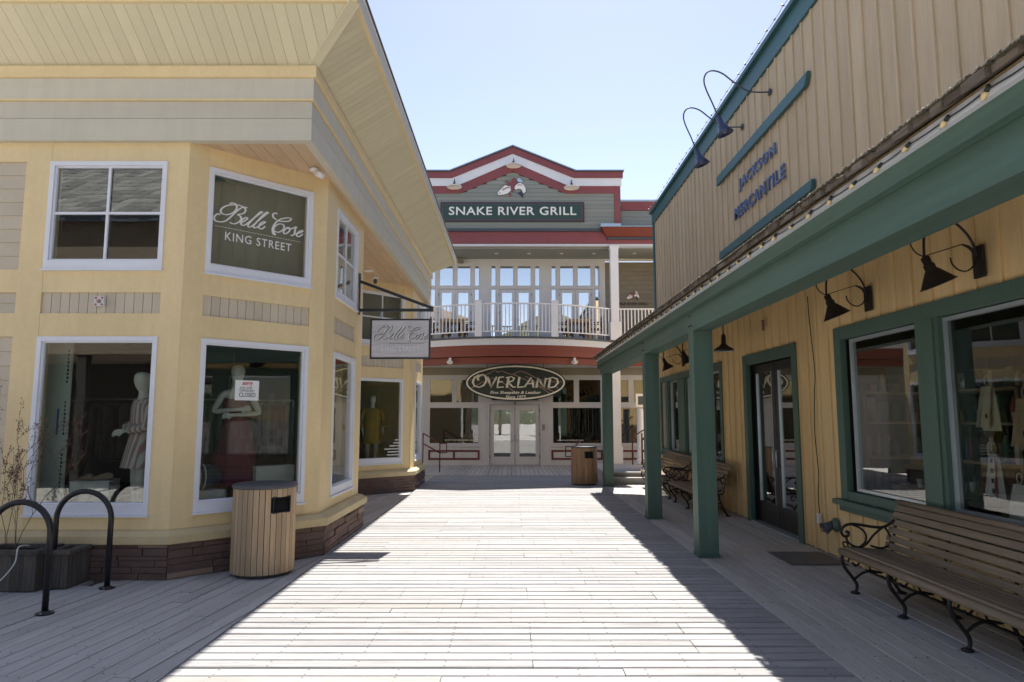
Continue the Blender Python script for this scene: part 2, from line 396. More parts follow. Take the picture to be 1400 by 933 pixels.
M['mustard'] = paint('mustard_cloth', (.42, .27, .05), .85, .2, 5, bumpv=.2)
M['plinth'] = paint('plinth_white', (.66, .67, .66), .5, .03)
M['foam'] = paint('foam_board', (.66, .74, .69), .7, .06)
M['blind'] = paint('grey_green_blind', (.26, .265, .22), .8, .05)
M['tape'] = paint('blue_tape', (.03, .16, .42), .6)
M['ink'] = paint('black_ink', (.03, .03, .035), .6)
M['redink'] = paint('red_ink', (.55, .04, .07), .6)
M['signg'] = paint('sign_green', (.035, .075, .07), .5, .1, 3)
M['signb'] = paint('sign_border', (.045, .05, .075), .5)
M['oval'] = paint('oval_green', (.022, .03, .024), .45, .2, 2)
M['cream'] = paint('cream_line', (.76, .74, .66), .5)
M['rose'] = paint('rose_line', (.45, .30, .27), .5)
M['signw'] = wood('sign_driftwood', (.58, .56, .58), (.76, .74, .77), (.22, .20, .23), .7, 0, scale=1.6, objvar=.0, darkness=.6)
# ================================================================= GROUND AND DECKS
g = MB().poly([(-400, -400, -.42), (400, -400, -.42), (400, 400, -.42), (-400, 400, -.42)])
tag(g.build('ground', paint('gravel_ground', (.50, .48, .45), .95, .2, .6, bumpv=.4)), 'pale gravel ground around the boardwalk', kind='structure')
_pl = {}
def plank_mesh(L, Wd, t=.038, ch=.008):
    k = (round(L, 3), round(Wd, 3), t)
    if k not in _pl:
        h = Wd / 2; pr = [(-h, -t), (h, -t), (h, -ch), (h - ch, 0), (-h + ch, 0), (-h, -ch)]
        m = MB(); m.prism([(-L / 2, y, z) for y, z in pr], [(L / 2, y, z) for y, z in pr]); _pl[k] = m.mesh('plank')
    return _pl[k]
def deck(name, label, area, gap_z=-.12):
    x0, x1, y0, y1 = area
    o = MB().box(x0, x1, y0, y1, gap_z - .3, gap_z).build(name, M['deckd']); tag(o, label, kind='structure'); OFF[o] = Vector((0, 0, 0)); return o
def plank_rot(parent, poly, ang, c, z, mat, t=.038):
    """board from a clipped outline given in board coordinates around centre c"""
    m = MB(); m.prism([(x, y, -t) for x, y in poly], [(x, y, 0) for x, y in poly])
    return link('plank', m.mesh('plank'), mat, parent, loc=(c[0], c[1], z), rot=(0, 0, ang))
# central boardwalk: boards laid across the lane
walk = deck('boardwalk', 'sunlit weathered boardwalk of boards laid across the lane', (-2.30, 2.27, -2.2, 20.46))
rng = random.Random(3); y = -2.12; i = 0
while y < 20.38:
    if y > 1.5 and rng.random() < .75:
        xs = [-2.30, -2.30 + .61 * rng.choice([1, 2, 3, 4, 5, 6]), 2.27]
    else: xs = [-2.30, 2.27]
    for a, b in zip(xs, xs[1:]):
        L = b - a - .005; zz = rng.uniform(-.003, .002)
        q7 = rng.random() < .07; o = link('plank', plank_mesh(L, .1335 if q7 else .132 + rng.choice([0, .002, -.002])), M['deck2' if q7 else 'deck'], walk, loc=((a + b) / 2, y, zz), rot=(rng.uniform(-.008, .008), 0, rng.uniform(-.0006, .0006)))
    y += .1475; i += 1
# left apron: boards running almost along the lane
left = deck('side_deck', 'shaded grey deck boards running along the yellow shop', (-9.6, -2.31, -2.2, 20.3))
ang = R(90 - 6.3); ca, sa = math.cos(ang), math.sin(ang)
for k in range(0, 62):
    s0 = -10.8 + k * .1475            # signed offset across the boards
    seg = rng.uniform(0, 4.2) - 5
    while seg < 21:
        L = rng.choice([3.66, 4.27, 4.88]); seg2 = seg + L
        # board coordinates: x along ang, y across; lane-frame origin (0,0)
        poly = [(seg, s0), (seg2 - .004, s0), (seg2 - .004, s0 + .141), (seg, s0 + .141)]
        # world = (x*ca - y*sa, x*sa + y*ca)
        def W2(p): return (p[0] * ca - p[1] * sa, p[0] * sa + p[1] * ca)
        # across coordinate grows toward -x
        poly = [(p[0], -p[1]) for p in poly]
        poly = clip(poly, ca, -sa, -2.312)       # x <= -2.312
        if poly: poly = clip(poly, -ca, sa, 9.5)
        if poly: poly = clip(poly, sa, ca, 20.25)
        if poly: poly = clip(poly, -sa, -ca, 2.1)
        if poly and len(poly) > 2:
            cx = sum(p[0] for p in poly) / len(poly); cy = sum(p[1] for p in poly) / len(poly); wx, wy = W2((cx, cy))
            vis = wy < 8.9 or (wx > -3.9)
            if vis:
                plank_rot(left, [(p[0] - cx, p[1] - cy) for p in poly], ang, (wx, wy), rng.uniform(-.003, .002), M['deckp'])
        seg = seg2
# porch deck, boards along the shop front
porch = deck('porch_deck', 'shaded porch deck boards along the ochre shop front', (2.275, 4.0, -2.2, 17.6))
x = 2.345
while x < 4.0:
    s = -2.1 - rng.uniform(0, 3)
    while s < 17.55:
        L = rng.choice([3.66, 4.88]); a = max(s, -2.1); b = min(s + L, 17.55)
        if b - a > .2: link('plank', plank_mesh(b - a - .004, .1385), M['deckp'], porch, loc=(x, (a + b) / 2, .002 + rng.uniform(-.002, .002)), rot=(0, 0, R(90)))
        s += L
    x += .1425
# back porch, boards along the lane again
back = deck('entrance_deck', 'grey deck boards in front of the white double doors', (-3.6, 6.2, 20.47, 24.85))
x = -3.53
while x < 6.15:
    link('plank', plank_mesh(4.36, .136), M['deckp'], back, loc=(x, 22.65, rng.uniform(-.002, .003)), rot=(0, 0, R(90))); x += .1425
gap = deck('rear_deck', 'deck boards between the steps and the white building', (2.275, 6.2, 17.61, 20.46))
y = 17.70
while y < 20.4:
    link('plank', plank_mesh(3.9, .1345), M['deck'], gap, loc=(4.23, y, rng.uniform(-.002, .002))); y += .1475

# ================================================================= LEFT SHOP (yellow corner shop)
LB = empty('yellow_shop_building', (-5.5, 12, 0), 'pale yellow two storey shop with angled bay windows and a deep grey cornice', 'building')
part = lambda m, n, mt, par=None, **k: m.build(n, M[mt] if isinstance(mt, str) else mt, par or LB, **k)
Z0, Z1 = .45, 4.83
def window(fr, a0, a1, z0, z1, muntins=(0, 0), bot=.10, fw=.05, parent=None, mat='white', gl='glass', sill=True, n=0.0, name='window'):
    m = MB(); jd = .045
    m.fb(fr, a0, a0 + fw, z0, z1, n - .06, n + .02); m.fb(fr, a1 - fw, a1, z0, z1, n - .06, n + .02)
    m.fb(fr, a0 + fw, a1 - fw, z1 - fw, z1, n - .06, n + .018); m.fb(fr, a0 + fw, a1 - fw, z0, z0 + bot, n - .06, n + .018)
    # inner sash bead
    b = .018
    for q in ((a0 + fw, a0 + fw + b, z0 + bot, z1 - fw), (a1 - fw - b, a1 - fw, z0 + bot, z1 - fw), (a0 + fw + b, a1 - fw - b, z1 - fw - b, z1 - fw), (a0 + fw + b, a1 - fw - b, z0 + bot, z0 + bot + b)):
        m.fb(fr, *q, n - .05, n - .008)
    wdw = m.build(name, M[mat], parent or LB)
    ia0, ia1, iz0, iz1 = a0 + fw, a1 - fw, z0 + bot, z1 - fw
    p = MB().fb(fr, ia0 + .004, ia1 - .004, iz0 + .004, iz1 - .004, n - .040, n - .034); p.build('pane', M[gl], wdw)
    mv, mh = muntins
    for k in range(mv):
        a = ia0 + (ia1 - ia0) * (k + 1) / (mv + 1); MB().fb(fr, a - .014, a + .014, iz0, iz1, n - .033, n - .010).build('muntin', M[mat], wdw)
    for k in range(mh):
        z = iz0 + (iz1 - iz0) * (k + 1) / (mh + 1); MB().fb(fr, ia0, ia1, z - .014, z + .014, n - .033, n - .012).build('muntin', M[mat], wdw)
    if sill: MB().fb(fr, a0 - .015, a1 + .015, z0 - .022, z0 - .001, n - .02, n + .045).build('sill', M[mat], wdw)
    return wdw
def slats(fr, a0, a1, z0, z1, vertical=True, pitch=.1, mat='siding', n=-.02, parent=None):
    """recessed panel filled with single boards"""
    MB().fb(fr, a0, a1, z0, z1, n - .03, n - .016).build('panel_backing', M['deckd'], parent or LB)
    if vertical:
        k = max(1, round((a1 - a0) / pitch)); st = (a1 - a0) / k
        for i in range(k): MB().fb(fr, a0 + i * st + .003, a0 + (i + 1) * st - .003, z0, z1, n - .015, n).build('slat', M[mat], parent or LB)
    else:
        k = max(1, round((z1 - z0) / pitch)); st = (z1 - z0) / k
        for i in range(k):
            za, zb = z0 + i * st, z0 + (i + 1) * st; p = fr.p
            m = MB(); m.hexa([p(a0, za, n + .006), p(a1, za, n + .006), p(a1, za, n - .015), p(a0, za, n - .015), p(a0, zb - .001, n - .006), p(a1, zb - .001, n - .006), p(a1, zb - .001, n - .015), p(a0, zb - .001, n - .015)])
            m.build('clapboard', M[mat], parent or LB)
def bay_side(fr, A0, A1, w0, w1, up=(1, 1), lo=(0, 0), corners=(True, True), low=True):
    """one face of a bay between A0 and A1 with upper and lower window between w0 and w1"""
    m = MB(); holes(m, fr, A0, A1, Z0, Z1, [(w0 + .02, w1 - .02, 3.37, 4.58), (w0 + .02, w1 - .02, .68, 2.56)], -.17, -.062); part(m, 'wall', 'yel')
    for a, b in ((A0, w0), (w1, A1)):
        part(MB().fb(fr, a, b, Z0, Z1, -.062, .004), 'corner_board', 'yel')
    for z0, z1 in ((4.595, Z1), (3.085, 3.345), (2.59, 2.85), (Z0, .655)):
        part(MB().fb(fr, w0, w1, z0, z1, -.062, 0), 'trim_board', 'yel')
    slats(fr, w0, w1, 2.85, 3.085)
    window(fr, w0, w1, 3.35, 4.595, up); return window(fr, w0, w1, .66, 2.59, lo, bot=.11)
S2 = .70710678
FA = F((-3.68, 7.5), (1, 0)); FB = F((-3.68, 7.5), (S2, S2)); LBn = 1.754
C0 = (-3.68 + LBn * S2, 7.5 + LBn * S2)               # (-2.414, 8.766)
FC = F(C0, (0, 1)); LC = 2.19
# facade A, facing the camera
bay_side(FA, -1.85, 0, -1.57, -.24, (1, 1))
slats(FA, -3.4, -1.85, 3.345, 4.595, False, .155); slats(FA, -3.4, -1.85, 2.85, 3.085, False, .117)
slats(FA, -3.4, -1.85, .655, 2.59, False, .155)
part(MB().fb(FA, -3.4, -1.85, Z0, Z1, -.17, -.055), 'wall', 'yel')
for z0, z1 in ((4.595, Z1), (3.085, 3.345), (2.59, 2.85), (Z0, .655)): part(MB().fb(FA, -3.4, -1.85, z0, z1, -.054, 0), 'trim_board', 'yel')
part(MB().fb(FA, -3.7, -3.4, Z0, Z1, -.17, .004), 'corner_board', 'yel')
part(MB().fb(FA, -5.6, -3.7, Z0, Z1, -.17, -.002), 'wall', 'yel')
bay_side(FB, 0, LBn, .225, 1.545, (0, 0)); part(MB().fb(FB, .1, 1.65, 3.2, 4.75, -.36, -.35), 'roller_blind', 'blind')
bay_side(FC, 0, LC, .50, 1.76, (1, 1))
FD = F((C0[0], C0[1] + LC), (-S2, S2)); FE = F((-3.65, 12.19), (0, 1)); FB2 = F((-3.72, 14.97), (S2, S2)); FC2 = F((C0[0] + .03, C0[1] + 7.5), (0, 1))
bay_side(FD, 0, 1.76, .23, 1.55, (1, 1))
part(MB().fb(FE, 0, 2.81, Z0, Z1, -.17, 0), 'wall', 'yel')
bay_side(FB2, 0, LBn + .08, .39, 1.60, (1, 1)); part(MB().fb(FB2, .2, 1.7, 3.2, 4.75, -.36, -.35), 'roller_blind', 'blind')
bay_side(FC2, 0, 1.95, .62, 1.74, (1, 1))
FD2 = F((C0[0] + .03, C0[1] + 7.5 + 1.95), (-S2, S2)); part(MB().fb(FD2, 0, .6, Z0, Z1, -.17, 0), 'wall', 'yel')
FG = F((-2.8, 18.62), (-1, 0)); part(MB().fb(FG, 0, 6.5, Z0, Z1, -.17, 0), 'wall', 'yel')
# masonry base: single long thin stones in courses
def stones(fr, a0, a1, z0=0.0, z1=.365, seed=1):
    r = random.Random(seed); MB().fb(fr, a0, a1, z0 - .25, z1, -.10, -.012).build('mortar_bed', M['mortar'], LB)
    z = z0 + .004
    while z < z1 - .03:
        h = min(r.choice([.05, .065, .08, .09]), z1 - z); a = a0
        if z1 - (z + h) < .03: h = z1 - z
        while a < a1 - .02:
            L = min(r.uniform(.22, .85), a1 - a)
            if a1 - (a + L) < .1: L = a1 - a
            d = r.uniform(0, .022); j = lambda: r.uniform(-.005, .005)
            p = fr.p; aa, ab, za, zb = a + .005, a + L - .005, z + .004, z + h - .004
            m = MB(); m.hexa([p(aa, za + j() / 2, d + j()), p(ab, za + j() / 2, d + j()), p(ab, za, -.05), p(aa, za, -.05), p(aa, zb + j() / 2, d + j()), p(ab, zb + j() / 2, d + j()), p(ab, zb, -.05), p(aa, zb, -.05)])
            m.build('stone', M['stonel'] if r.random() < .06 else M['stone'], LB); a += L
        z += h
o_ = .085
P0 = (-9.3, 7.5 - o_); t_ = math.tan(R(22.5)) * o_
c1 = (-3.68 + t_, 7.5 - o_); c2 = (C0[0] + o_, C0[1] - t_); c3 = (C0[0] + o_, C0[1] + LC + t_)
d1 = (-3.65 + t_ * 0 + o_, 12.19); d2 = (-3.65 + o_, 15.0 - t_); c4 = (C0[0] + .03 + o_, C0[1] + 7.5 - t_); c5 = (C0[0] + .03 + o_, C0[1] + 7.5 + 1.95 + t_)
def seg(a, b): u = (b[0] - a[0], b[1] - a[1]); return F(a, u), math.hypot(*u)
path = [P0, c1, c2, c3, (d1[0], d1[1] + t_), d2, c4, c5, (c5[0] - .5, c5[1] + .5)]
for i, (a, b) in enumerate(zip(path, path[1:])):
    fr, L = seg(a, b)
    stones(fr, 2.2 if i == 0 else 0, L, seed=20 + i)
    if i == 0: part(MB().fb(fr, 0, 2.2, -.3, .365, -.1, 0), 'masonry_base', 'stone')
m = MB(); m.sweep(path, [(-.10, .366), (.045, .366), (.055, .375), (.055, .455), (-.02, .50), (-.10, .505)]); part(m, 'ledge', 'cap')
# cornice
CP = [(-9.3, 7.42), (-2.28, 7.42), (-2.28, 18.76), (-9.3, 18.76)]
def band(name, prof, mt, path=CP): part(MB().sweep(path, prof), name, mt)
band('cornice_board', [(-.10, 4.815), (0, 4.815), (-.004, 5.072), (-.10, 5.072)], 'gray')
band('cornice_board', [(-.10, 5.076), (-.001, 5.076), (-.006, 5.278), (-.10, 5.278)], 'gray')
band('cornice_bead', [(-.10, 5.28), (.022, 5.28), (.022, 5.296), (-.10, 5.296)], 'yel')
band('cornice_board', [(-.10, 5.298), (.014, 5.298), (.010, 5.548), (-.10, 5.548)], 'gray')
band('crown_board', [(-.10, 5.55), (.030, 5.55), (.045, 5.56), (.040, 5.685), (-.10, 5.685)], 'yel')
sz = lambda t: 5.70 + t * .655
band('cove_backing', [(-.1, sz(0) + .03), (.0, sz(0) + .03), (.60, sz(.6) + .03), (.60, sz(.6) + .07), (-.1, sz(.6) + .07)], 'deckd')
band('eave_lip', [(.585, 6.085), (.625, 6.085), (.635, 6.11), (.585, 6.11)], 'yel')
band('fascia', [(.60, 6.112), (.630, 6.112), (.636, 6.262), (.60, 6.262)], 'gray')
band('drip_edge', [(.59, 6.264), (.645, 6.256), (.650, 6.284), (.59, 6.284)], 'whitem')
band('roof_edge', [(.40, 6.286), (.668, 6.286), (.668, 6.304), (.3, 6.42)], 'shingle')
m = MB(); m.hexa([(-9.3, 7.0, 6.35), (-1.9, 7.0, 6.35), (-1.9, 19.1, 6.35), (-9.3, 19.1, 6.35), (-9.3, 10, 7.6), (-4.6, 10, 7.6), (-4.6, 16.5, 7.6), (-9.3, 16.5, 7.6)]); part(m, 'roof', 'shingle')
def cove_board(pts):
    # pts (s,t): front run  x = s, y = 7.42 - t ; side run x = -2.28 + t, y = s
    pass
bw = .132
x = -9.3
while x < -1.7:
    poly = clip([(x, 0), (x + bw - .004, 0), (x + bw - .004, .6), (x, .6)], 1, -1, -2.28)
    if len(poly) > 2 and x > -6.9:
        part(MB().prism([(a, 7.42 - t, sz(t)) for a, t in poly], [(a, 7.42 - t, sz(t) + .014) for a, t in poly]), 'soffit_board', 'yel2')
    x += bw
part(MB().prism([(-9.3, 7.42, sz(0)), (-6.9, 7.42, sz(0)), (-6.9, 6.82, sz(.6)), (-9.3, 6.82, sz(.6))], [(-9.3, 7.42, sz(0) + .01), (-6.9, 7.42, sz(0) + .01), (-6.9, 6.82, sz(.6) + .01), (-9.3, 6.82, sz(.6) + .01)]), 'cove_panel', 'yel2')
y = 6.82
while y < 19.36:
    poly = clip([(y, 0), (y + bw - .004, 0), (y + bw - .004, .6), (y, .6)], -1, -1, -7.42)
    poly = clip(poly, 1, -1, 18.76) if poly else poly
    if len(poly) > 2:
        part(MB().prism([(-2.28 + t, a, sz(t)) for a, t in poly], [(-2.28 + t, a, sz(t) + .014) for a, t in poly]), 'soffit_board', 'yel2')
    y += bw
m = MB(); h = .045
for sgn in (1,):
    m.hexa([(-2.28 - h, 7.42 - h + .02, sz(0) - .01), (-2.28 + h, 7.42 + h - .02, sz(0) - .01), (-1.68 + h, 6.82 + h, sz(.6) - .008), (-1.68 - h, 6.82 - h, sz(.6) - .008),
            (-2.28 - h, 7.42 - h + .02, sz(0) + .012), (-2.28 + h, 7.42 + h - .02, sz(0) + .012), (-1.68 + h, 6.82 + h, sz(.6) + .012), (-1.68 - h, 6.82 - h, sz(.6) + .012)])
part(m, 'hip_trim', 'yel2')
# horizontal soffit between the bays and the cornice
MB().prism([(-3.8, 7.5, 4.845), (-2.36, 7.5, 4.845), (-2.36, 18.6, 4.845), (-3.8, 18.6, 4.845)], [(-3.8, 7.5, 4.87), (-2.36, 7.5, 4.87), (-2.36, 18.6, 4.87), (-3.8, 18.6, 4.87)]).build('soffit_backing', M['deckd'], LB)
for k in range(8):
    x0 = -2.382 - (k + 1) * .172; yy = 7.43
    cuts = [7.43, 12.1, 15.6, 18.6] if k % 2 else [7.43, 9.9, 14.1, 18.6]
    for a, b in zip(cuts, cuts[1:]): MB().box(x0 + .003, x0 + .169, a, b - .004, 4.826, 4.843).build('soffit_plank', M['salmon'], LB)
# rooms behind the glass
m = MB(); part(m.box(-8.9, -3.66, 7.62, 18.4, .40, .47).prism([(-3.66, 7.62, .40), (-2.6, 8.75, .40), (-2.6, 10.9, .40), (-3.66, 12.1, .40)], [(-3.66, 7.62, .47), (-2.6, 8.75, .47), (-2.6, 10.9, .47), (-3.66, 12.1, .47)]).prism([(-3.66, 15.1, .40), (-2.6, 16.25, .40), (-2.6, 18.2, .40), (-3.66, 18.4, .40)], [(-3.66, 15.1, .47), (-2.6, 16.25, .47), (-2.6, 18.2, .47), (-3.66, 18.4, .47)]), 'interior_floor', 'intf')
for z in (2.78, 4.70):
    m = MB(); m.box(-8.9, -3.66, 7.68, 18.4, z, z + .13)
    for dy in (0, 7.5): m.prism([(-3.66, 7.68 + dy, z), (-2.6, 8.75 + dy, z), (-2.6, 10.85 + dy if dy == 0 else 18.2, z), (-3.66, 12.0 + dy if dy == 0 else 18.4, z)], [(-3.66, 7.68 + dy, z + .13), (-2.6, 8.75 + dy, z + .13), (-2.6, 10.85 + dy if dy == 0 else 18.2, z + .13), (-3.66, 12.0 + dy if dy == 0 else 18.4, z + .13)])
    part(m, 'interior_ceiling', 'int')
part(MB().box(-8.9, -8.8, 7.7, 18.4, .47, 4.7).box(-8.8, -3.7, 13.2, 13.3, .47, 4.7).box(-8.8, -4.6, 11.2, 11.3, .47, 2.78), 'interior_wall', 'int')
# ================================================================= RIGHT SHOP (mercantile)
MBD = empty('mercantile_building', (6, 8, 0), 'board and batten shop with ochre lower wall, tan false front and teal parapet trim', 'building')
FR = F((3.97, 19.0), (0, -1))           # a = 19 - Y, n points to the lane
def A(y): return 19.0 - y
OPN = [(A(8.20), A(2.9), .74, 2.72), (A(11.58), A(9.52), -.02, 2.68), (A(18.15), A(12.92), .80, 2.70)]
YN, YF = -2.5, 18.72
def cuts(a, zlo, zhi, ops):
    segs = [(zlo, zhi)]
    for o in ops:
        if o[0] < a < o[1]:
            ns = []
            for s in segs:
                if s[0] < o[2]: ns.append((s[0], min(s[1], o[2])))
                if s[1] > o[3]: ns.append((max(s[0], o[3]), s[1]))
            segs = ns
    return segs
a = A(YF) + .01; k = 0; pit = .3085
while a < A(YN):
    for zlo, zhi, mt, ops in ((.012, 4.05, 'ochre', OPN), (4.22, 7.10, 'taupe', [])):
        for z0, z1 in cuts(a + pit / 2, zlo, zhi, ops):
            if z1 - z0 > .03: MB().fb(FR, a + .002, a + pit - .002, z0, z1, -.03, 0).build('board', M[mt], MBD)
        if k:
            for z0, z1 in cuts(a, zlo, zhi, [(o[0] - .02, o[1] + .02, o[2], o[3]) for o in ops]):
                if z1 - z0 > .03: MB().fb(FR, a - .023, a + .023, z0, z1, 0.0005, .022).build('batten', M[mt], MBD)
    a += pit; k += 1
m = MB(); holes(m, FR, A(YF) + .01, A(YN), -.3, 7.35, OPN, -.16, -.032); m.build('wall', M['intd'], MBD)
MB().box(3.99, 11, YF - .02, YF + .1, -.3, 7.3).build('end_wall', M['ochre'], MBD)
MB().box(3.99, 11, YN - .1, YN, -.3, 7.3).build('end_wall', M['ochre'], MBD)
MB().box(3.99, 11, YN, YF, 7.2, 7.34).build('flat_roof', M['shingle'], MBD)
MB().fb(FR, A(18.74), A(18.60), .0, 7.08, 0.001, .04).build('corner_board', M['teal'], MBD)
MB().fb(FR, A(18.78), A(YN), 7.09, 7.40, -.02, .045).build('parapet_trim', M['teal'], MBD)
MB().fb(FR, A(18.82), A(YN), 7.402, 7.475, -.2, .11).build('parapet_cap', M['teal'], MBD)
for z0, z1, ya, yb, cut in ((6.10, 6.26, 12.66, 8.58, .12), (4.655, 4.79, 12.62, 8.60, .06)):
    p = FR.p; q = [(A(ya), z0), (A(yb) - cut, z0), (A(yb), z1), (A(ya) + cut * .3, z1)]
    MB().prism([p(x, z, .024) for x, z in q], [p(x, z, .075) for x, z in q]).build('sign_moulding', M['teal'], MBD)
# raised letters (one object per word, fixed to the wall)
text('lettering', 'JACKSON', FR, A(11.47), A(9.84), 5.57, 5.80, .026, .055, M['blue'], MBD, bold=.012, spacing=1.25)
text('lettering', 'MERCANTILE', FR, A(11.74), A(9.53), 5.15, 5.36, .026, .055, M['blue'], MBD, bold=.012, spacing=1.25)
# casings, sashes and glass
def casing(y0, y1, z0, z1, wd=.17, top=.17, bot=0, name='window_casing'):
    m = MB(); a0, a1 = A(y0), A(y1)
    m.fb(FR, a0, a0 + wd, z0, z1, -.03, .045).fb(FR, a1 - wd, a1, z0, z1, -.03, .045).fb(FR, a0 + wd, a1 - wd, z1 - top, z1, -.03, .040)
    if bot: m.fb(FR, a0 + wd, a1 - wd, z0, z0 + bot, -.03, .040)
    return m.build(name, M['green'], MBD)
cw = casing(8.31, 2.8, .74, 2.78, .16, .15, .10)
MB().fb(FR, A(8.40), A(2.7), .675, .735, -.02, .115).build('sill', M['green'], cw)
MB().fb(FR, A(8.36), A(2.75), .60, .672, .023, .05).build('apron', M['green'], cw)
def sash(y0, y1, z0, z1, par, gl='glassm', d=-.05):
    a0, a1 = A(y0), A(y1); f = .035
    m = MB(); m.fb(FR, a0, a0 + f, z0, z1, d - .03, d + .03).fb(FR, a1 - f, a1, z0, z1, d - .03, d + .03).fb(FR, a0 + f, a1 - f, z0, z0 + f, d - .03, d + .028).fb(FR, a0 + f, a1 - f, z1 - f, z1, d - .03, d + .028)
    s = m.build('sash', M['plinth'] if gl == 'x' else M['flash'], par); MB().fb(FR, a0 + f, a1 - f, z0 + f, z1 - f, d - .006, d).build('pane', M[gl], par); return s
def mull(y0, y1, z0, z1, par):
    MB().fb(FR, A(y0), A(y1), z0, z1, -.12, .03).build('mullion', M['green'], par)
    MB().fb(FR, A(y0) + .06, A(y1) - .06, z0 + .002, z1 - .002, .0305, .05).build('mullion_face', M['green'], par)
for y0, y1 in ((8.05, 6.63), (6.29, 4.90), (4.56, 3.1)): sash(y0, y1, .85, 2.62, cw)
for y0, y1 in ((6.64, 6.28), (4.91, 4.55)): mull(y0, y1, .84, 2.63, cw)
cf = casing(18.25, 12.85, .80, 2.75, .14, .14, .10); MB().fb(FR, A(18.3), A(12.8), .73, .795, -.02, .10).build('sill', M['green'], cf)
for y0, y1 in ((18.1, 17.6), (17.3, 16.32), (15.6, 14.25), (13.80, 12.99)): sash(y0, y1, .90, 2.60, cf)
for y0, y1 in ((17.61, 17.29), (16.33, 15.59), (14.26, 13.79)): mull(y0, y1, .90, 2.605, cf)
cd = casing(11.65, 9.45, .0, 2.74, .16, .17, 0, 'door_casing')
MB().fb(FR, A(11.49), A(9.61), .0, .03, -.16, .05).build('threshold', M['flash'], cd)
for y0, y1, hs in ((11.48, 10.56, 1), (10.545, 9.62, -1)):
    a0, a1 = A(y0), A(y1); st = .125; d0, d1 = -.12, -.075
    m = MB(); m.fb(FR, a0, a0 + st, .035, 2.56, d0, d1).fb(FR, a1 - st, a1, .035, 2.56, d0, d1).fb(FR, a0 + st, a1 - st, .035, .36, d0, d1 - .002).fb(FR, a0 + st, a1 - st, 2.42, 2.56, d0, d1 - .002)
    dr = m.build('door', M['black'], MBD)
    m = MB(); b = .014
    m.fb(FR, a0 + st, a0 + st + b, .36, 2.42, d0 + .01, d1 + .004).fb(FR, a1 - st - b, a1 - st, .36, 2.42, d0 + .01, d1 + .004)
    m.build('glazing_bead', M['flash'], dr)
    MB().fb(FR, a0 + st + b, a1 - st - b, .36, 2.42, d0 + .02, d0 + .026).build('pane', M['glassd'], dr)
    ah = a1 - .06 if hs > 0 else a0 + .06; MB().tube([FR.p(ah, .95, d1), FR.p(ah, .95, d1 + .05), FR.p(ah, 1.2, d1 + .05), FR.p(ah, 1.2, d1)], .01, 6).build('handle', M['flash'], dr)
# porch roof over posts
PY0, PY1 = -2.4, 17.75
def slope(x): return 3.21 + (x - 2.09) * .585
m = MB(); 
m.hexa([(2.19, PY0, slope(2.19) - .07), (3.96, PY0, slope(3.96) - .07), (3.96, PY1, slope(3.96) - .07), (2.19, PY1, slope(2.19) - .07), (2.19, PY0, slope(2.19) - .03), (3.96, PY0, slope(3.96) - .03), (3.96, PY1, slope(3.96) - .03), (2.19, PY1, slope(2.19) - .03)])
m.build('roof_deck', M['ochre'], MBD)
y = 17.4
while y > -2:
    MB().hexa([(2.30, y, slope(2.30) - .21), (3.95, y, slope(3.95) - .21), (3.95, y + .045, slope(3.95) - .21), (2.30, y + .045, slope(2.30) - .21), (2.30, y, slope(2.30) - .072), (3.95, y, slope(3.95) - .072), (3.95, y + .045, slope(3.95) - .072), (2.30, y + .045, slope(2.30) - .072)]).build('rafter', M['ochre'], MBD); y -= .61
bm = MB().box(2.27, 2.51, PY0, PY1 - .08, 2.79, 3.055).build('porch_beam', M['greenb'], MBD)
for y in (8.66, 11.83, 17.3):
    for dz in (.06, .19):
        for dy in (-.05, .05): MB().lathe([(.012, 0), (.012, .008), (.004, .013)], n=6, c=(2.269, y + dy, 2.80 + dz), M=Matrix.Rotation(R(-90), 3, 'Y'), smooth=False).build('bolt', M['black'], bm)
MB().box(2.20, 2.262, PY0, PY1, 3.035, 3.165).build('porch_fascia', M['greenb'], MBD)
MB().box(2.20, 2.36, PY1, PY1 + .03, 2.95, 3.2).build('fascia_end', M['green'], MBD)
MB().box(2.160, 2.198, PY0, PY1 + .02, 3.148, 3.203).build('drip_strip', M['wall'], MBD)
# shingles: ragged eave course as single pieces, the rest of the slope as one part
r = random.Random(11); y = PY0
while y < PY1 + .1:
    wd = r.uniform(.09, .19); x0 = 2.088 + r.uniform(-.03, .02); th = r.uniform(.03, .065); z = slope(x0) + r.uniform(-.004, .008)
    MB().hexa([(x0, y + .002, z - .02), (x0 + .4, y + .002, z + .2), (x0 + .4, y + wd - .003, z + .2), (x0, y + wd - .003, z - .02 + r.uniform(-.004, .004)),
               (x0, y + .002, z - .02 + th), (x0 + .4, y + .002, z + .2 + .015), (x0 + .4, y + wd - .003, z + .215), (x0, y + wd - .003, z - .02 + th)]).build('shingle', M['shingle'], MBD); y += wd
m = MB(); x = 2.24; row = 0
while x < 3.93:
    y = PY0
    while y < PY1 + .1:
        wd = r.uniform(.1, .22); x0 = x + r.uniform(-.012, .012); z = slope(x0) + .022 + row * .0004; th = r.uniform(.014, .024)
        m.hexa([(x0, y, z - .01), (x0 + .3, y, z + .155), (x0 + .3, y + wd - .004, z + .155), (x0, y + wd - .004, z - .01), (x0, y, z - .01 + th), (x0 + .3, y, z + .165), (x0 + .3, y + wd - .004, z + .165), (x0, y + wd - .004, z - .01 + th)]); y += wd
    x += .15; row += 1
m.build('shingles', M['shingle'], MBD, kind='stuff')
m = MB()
for k in range(2600):
    y = r.uniform(PY0, PY1); x = 2.062 + abs(r.gauss(0, .035)); s = r.uniform(.006, .020); z = slope(x) + .034
    m.lathe([(s, -.3 * s), (s * .8, s * .5), (.3 * s, s)], c=(x, y, z), n=5, smooth=False)
m.build('moss', M['moss'], MBD, kind='stuff')
m = MB()
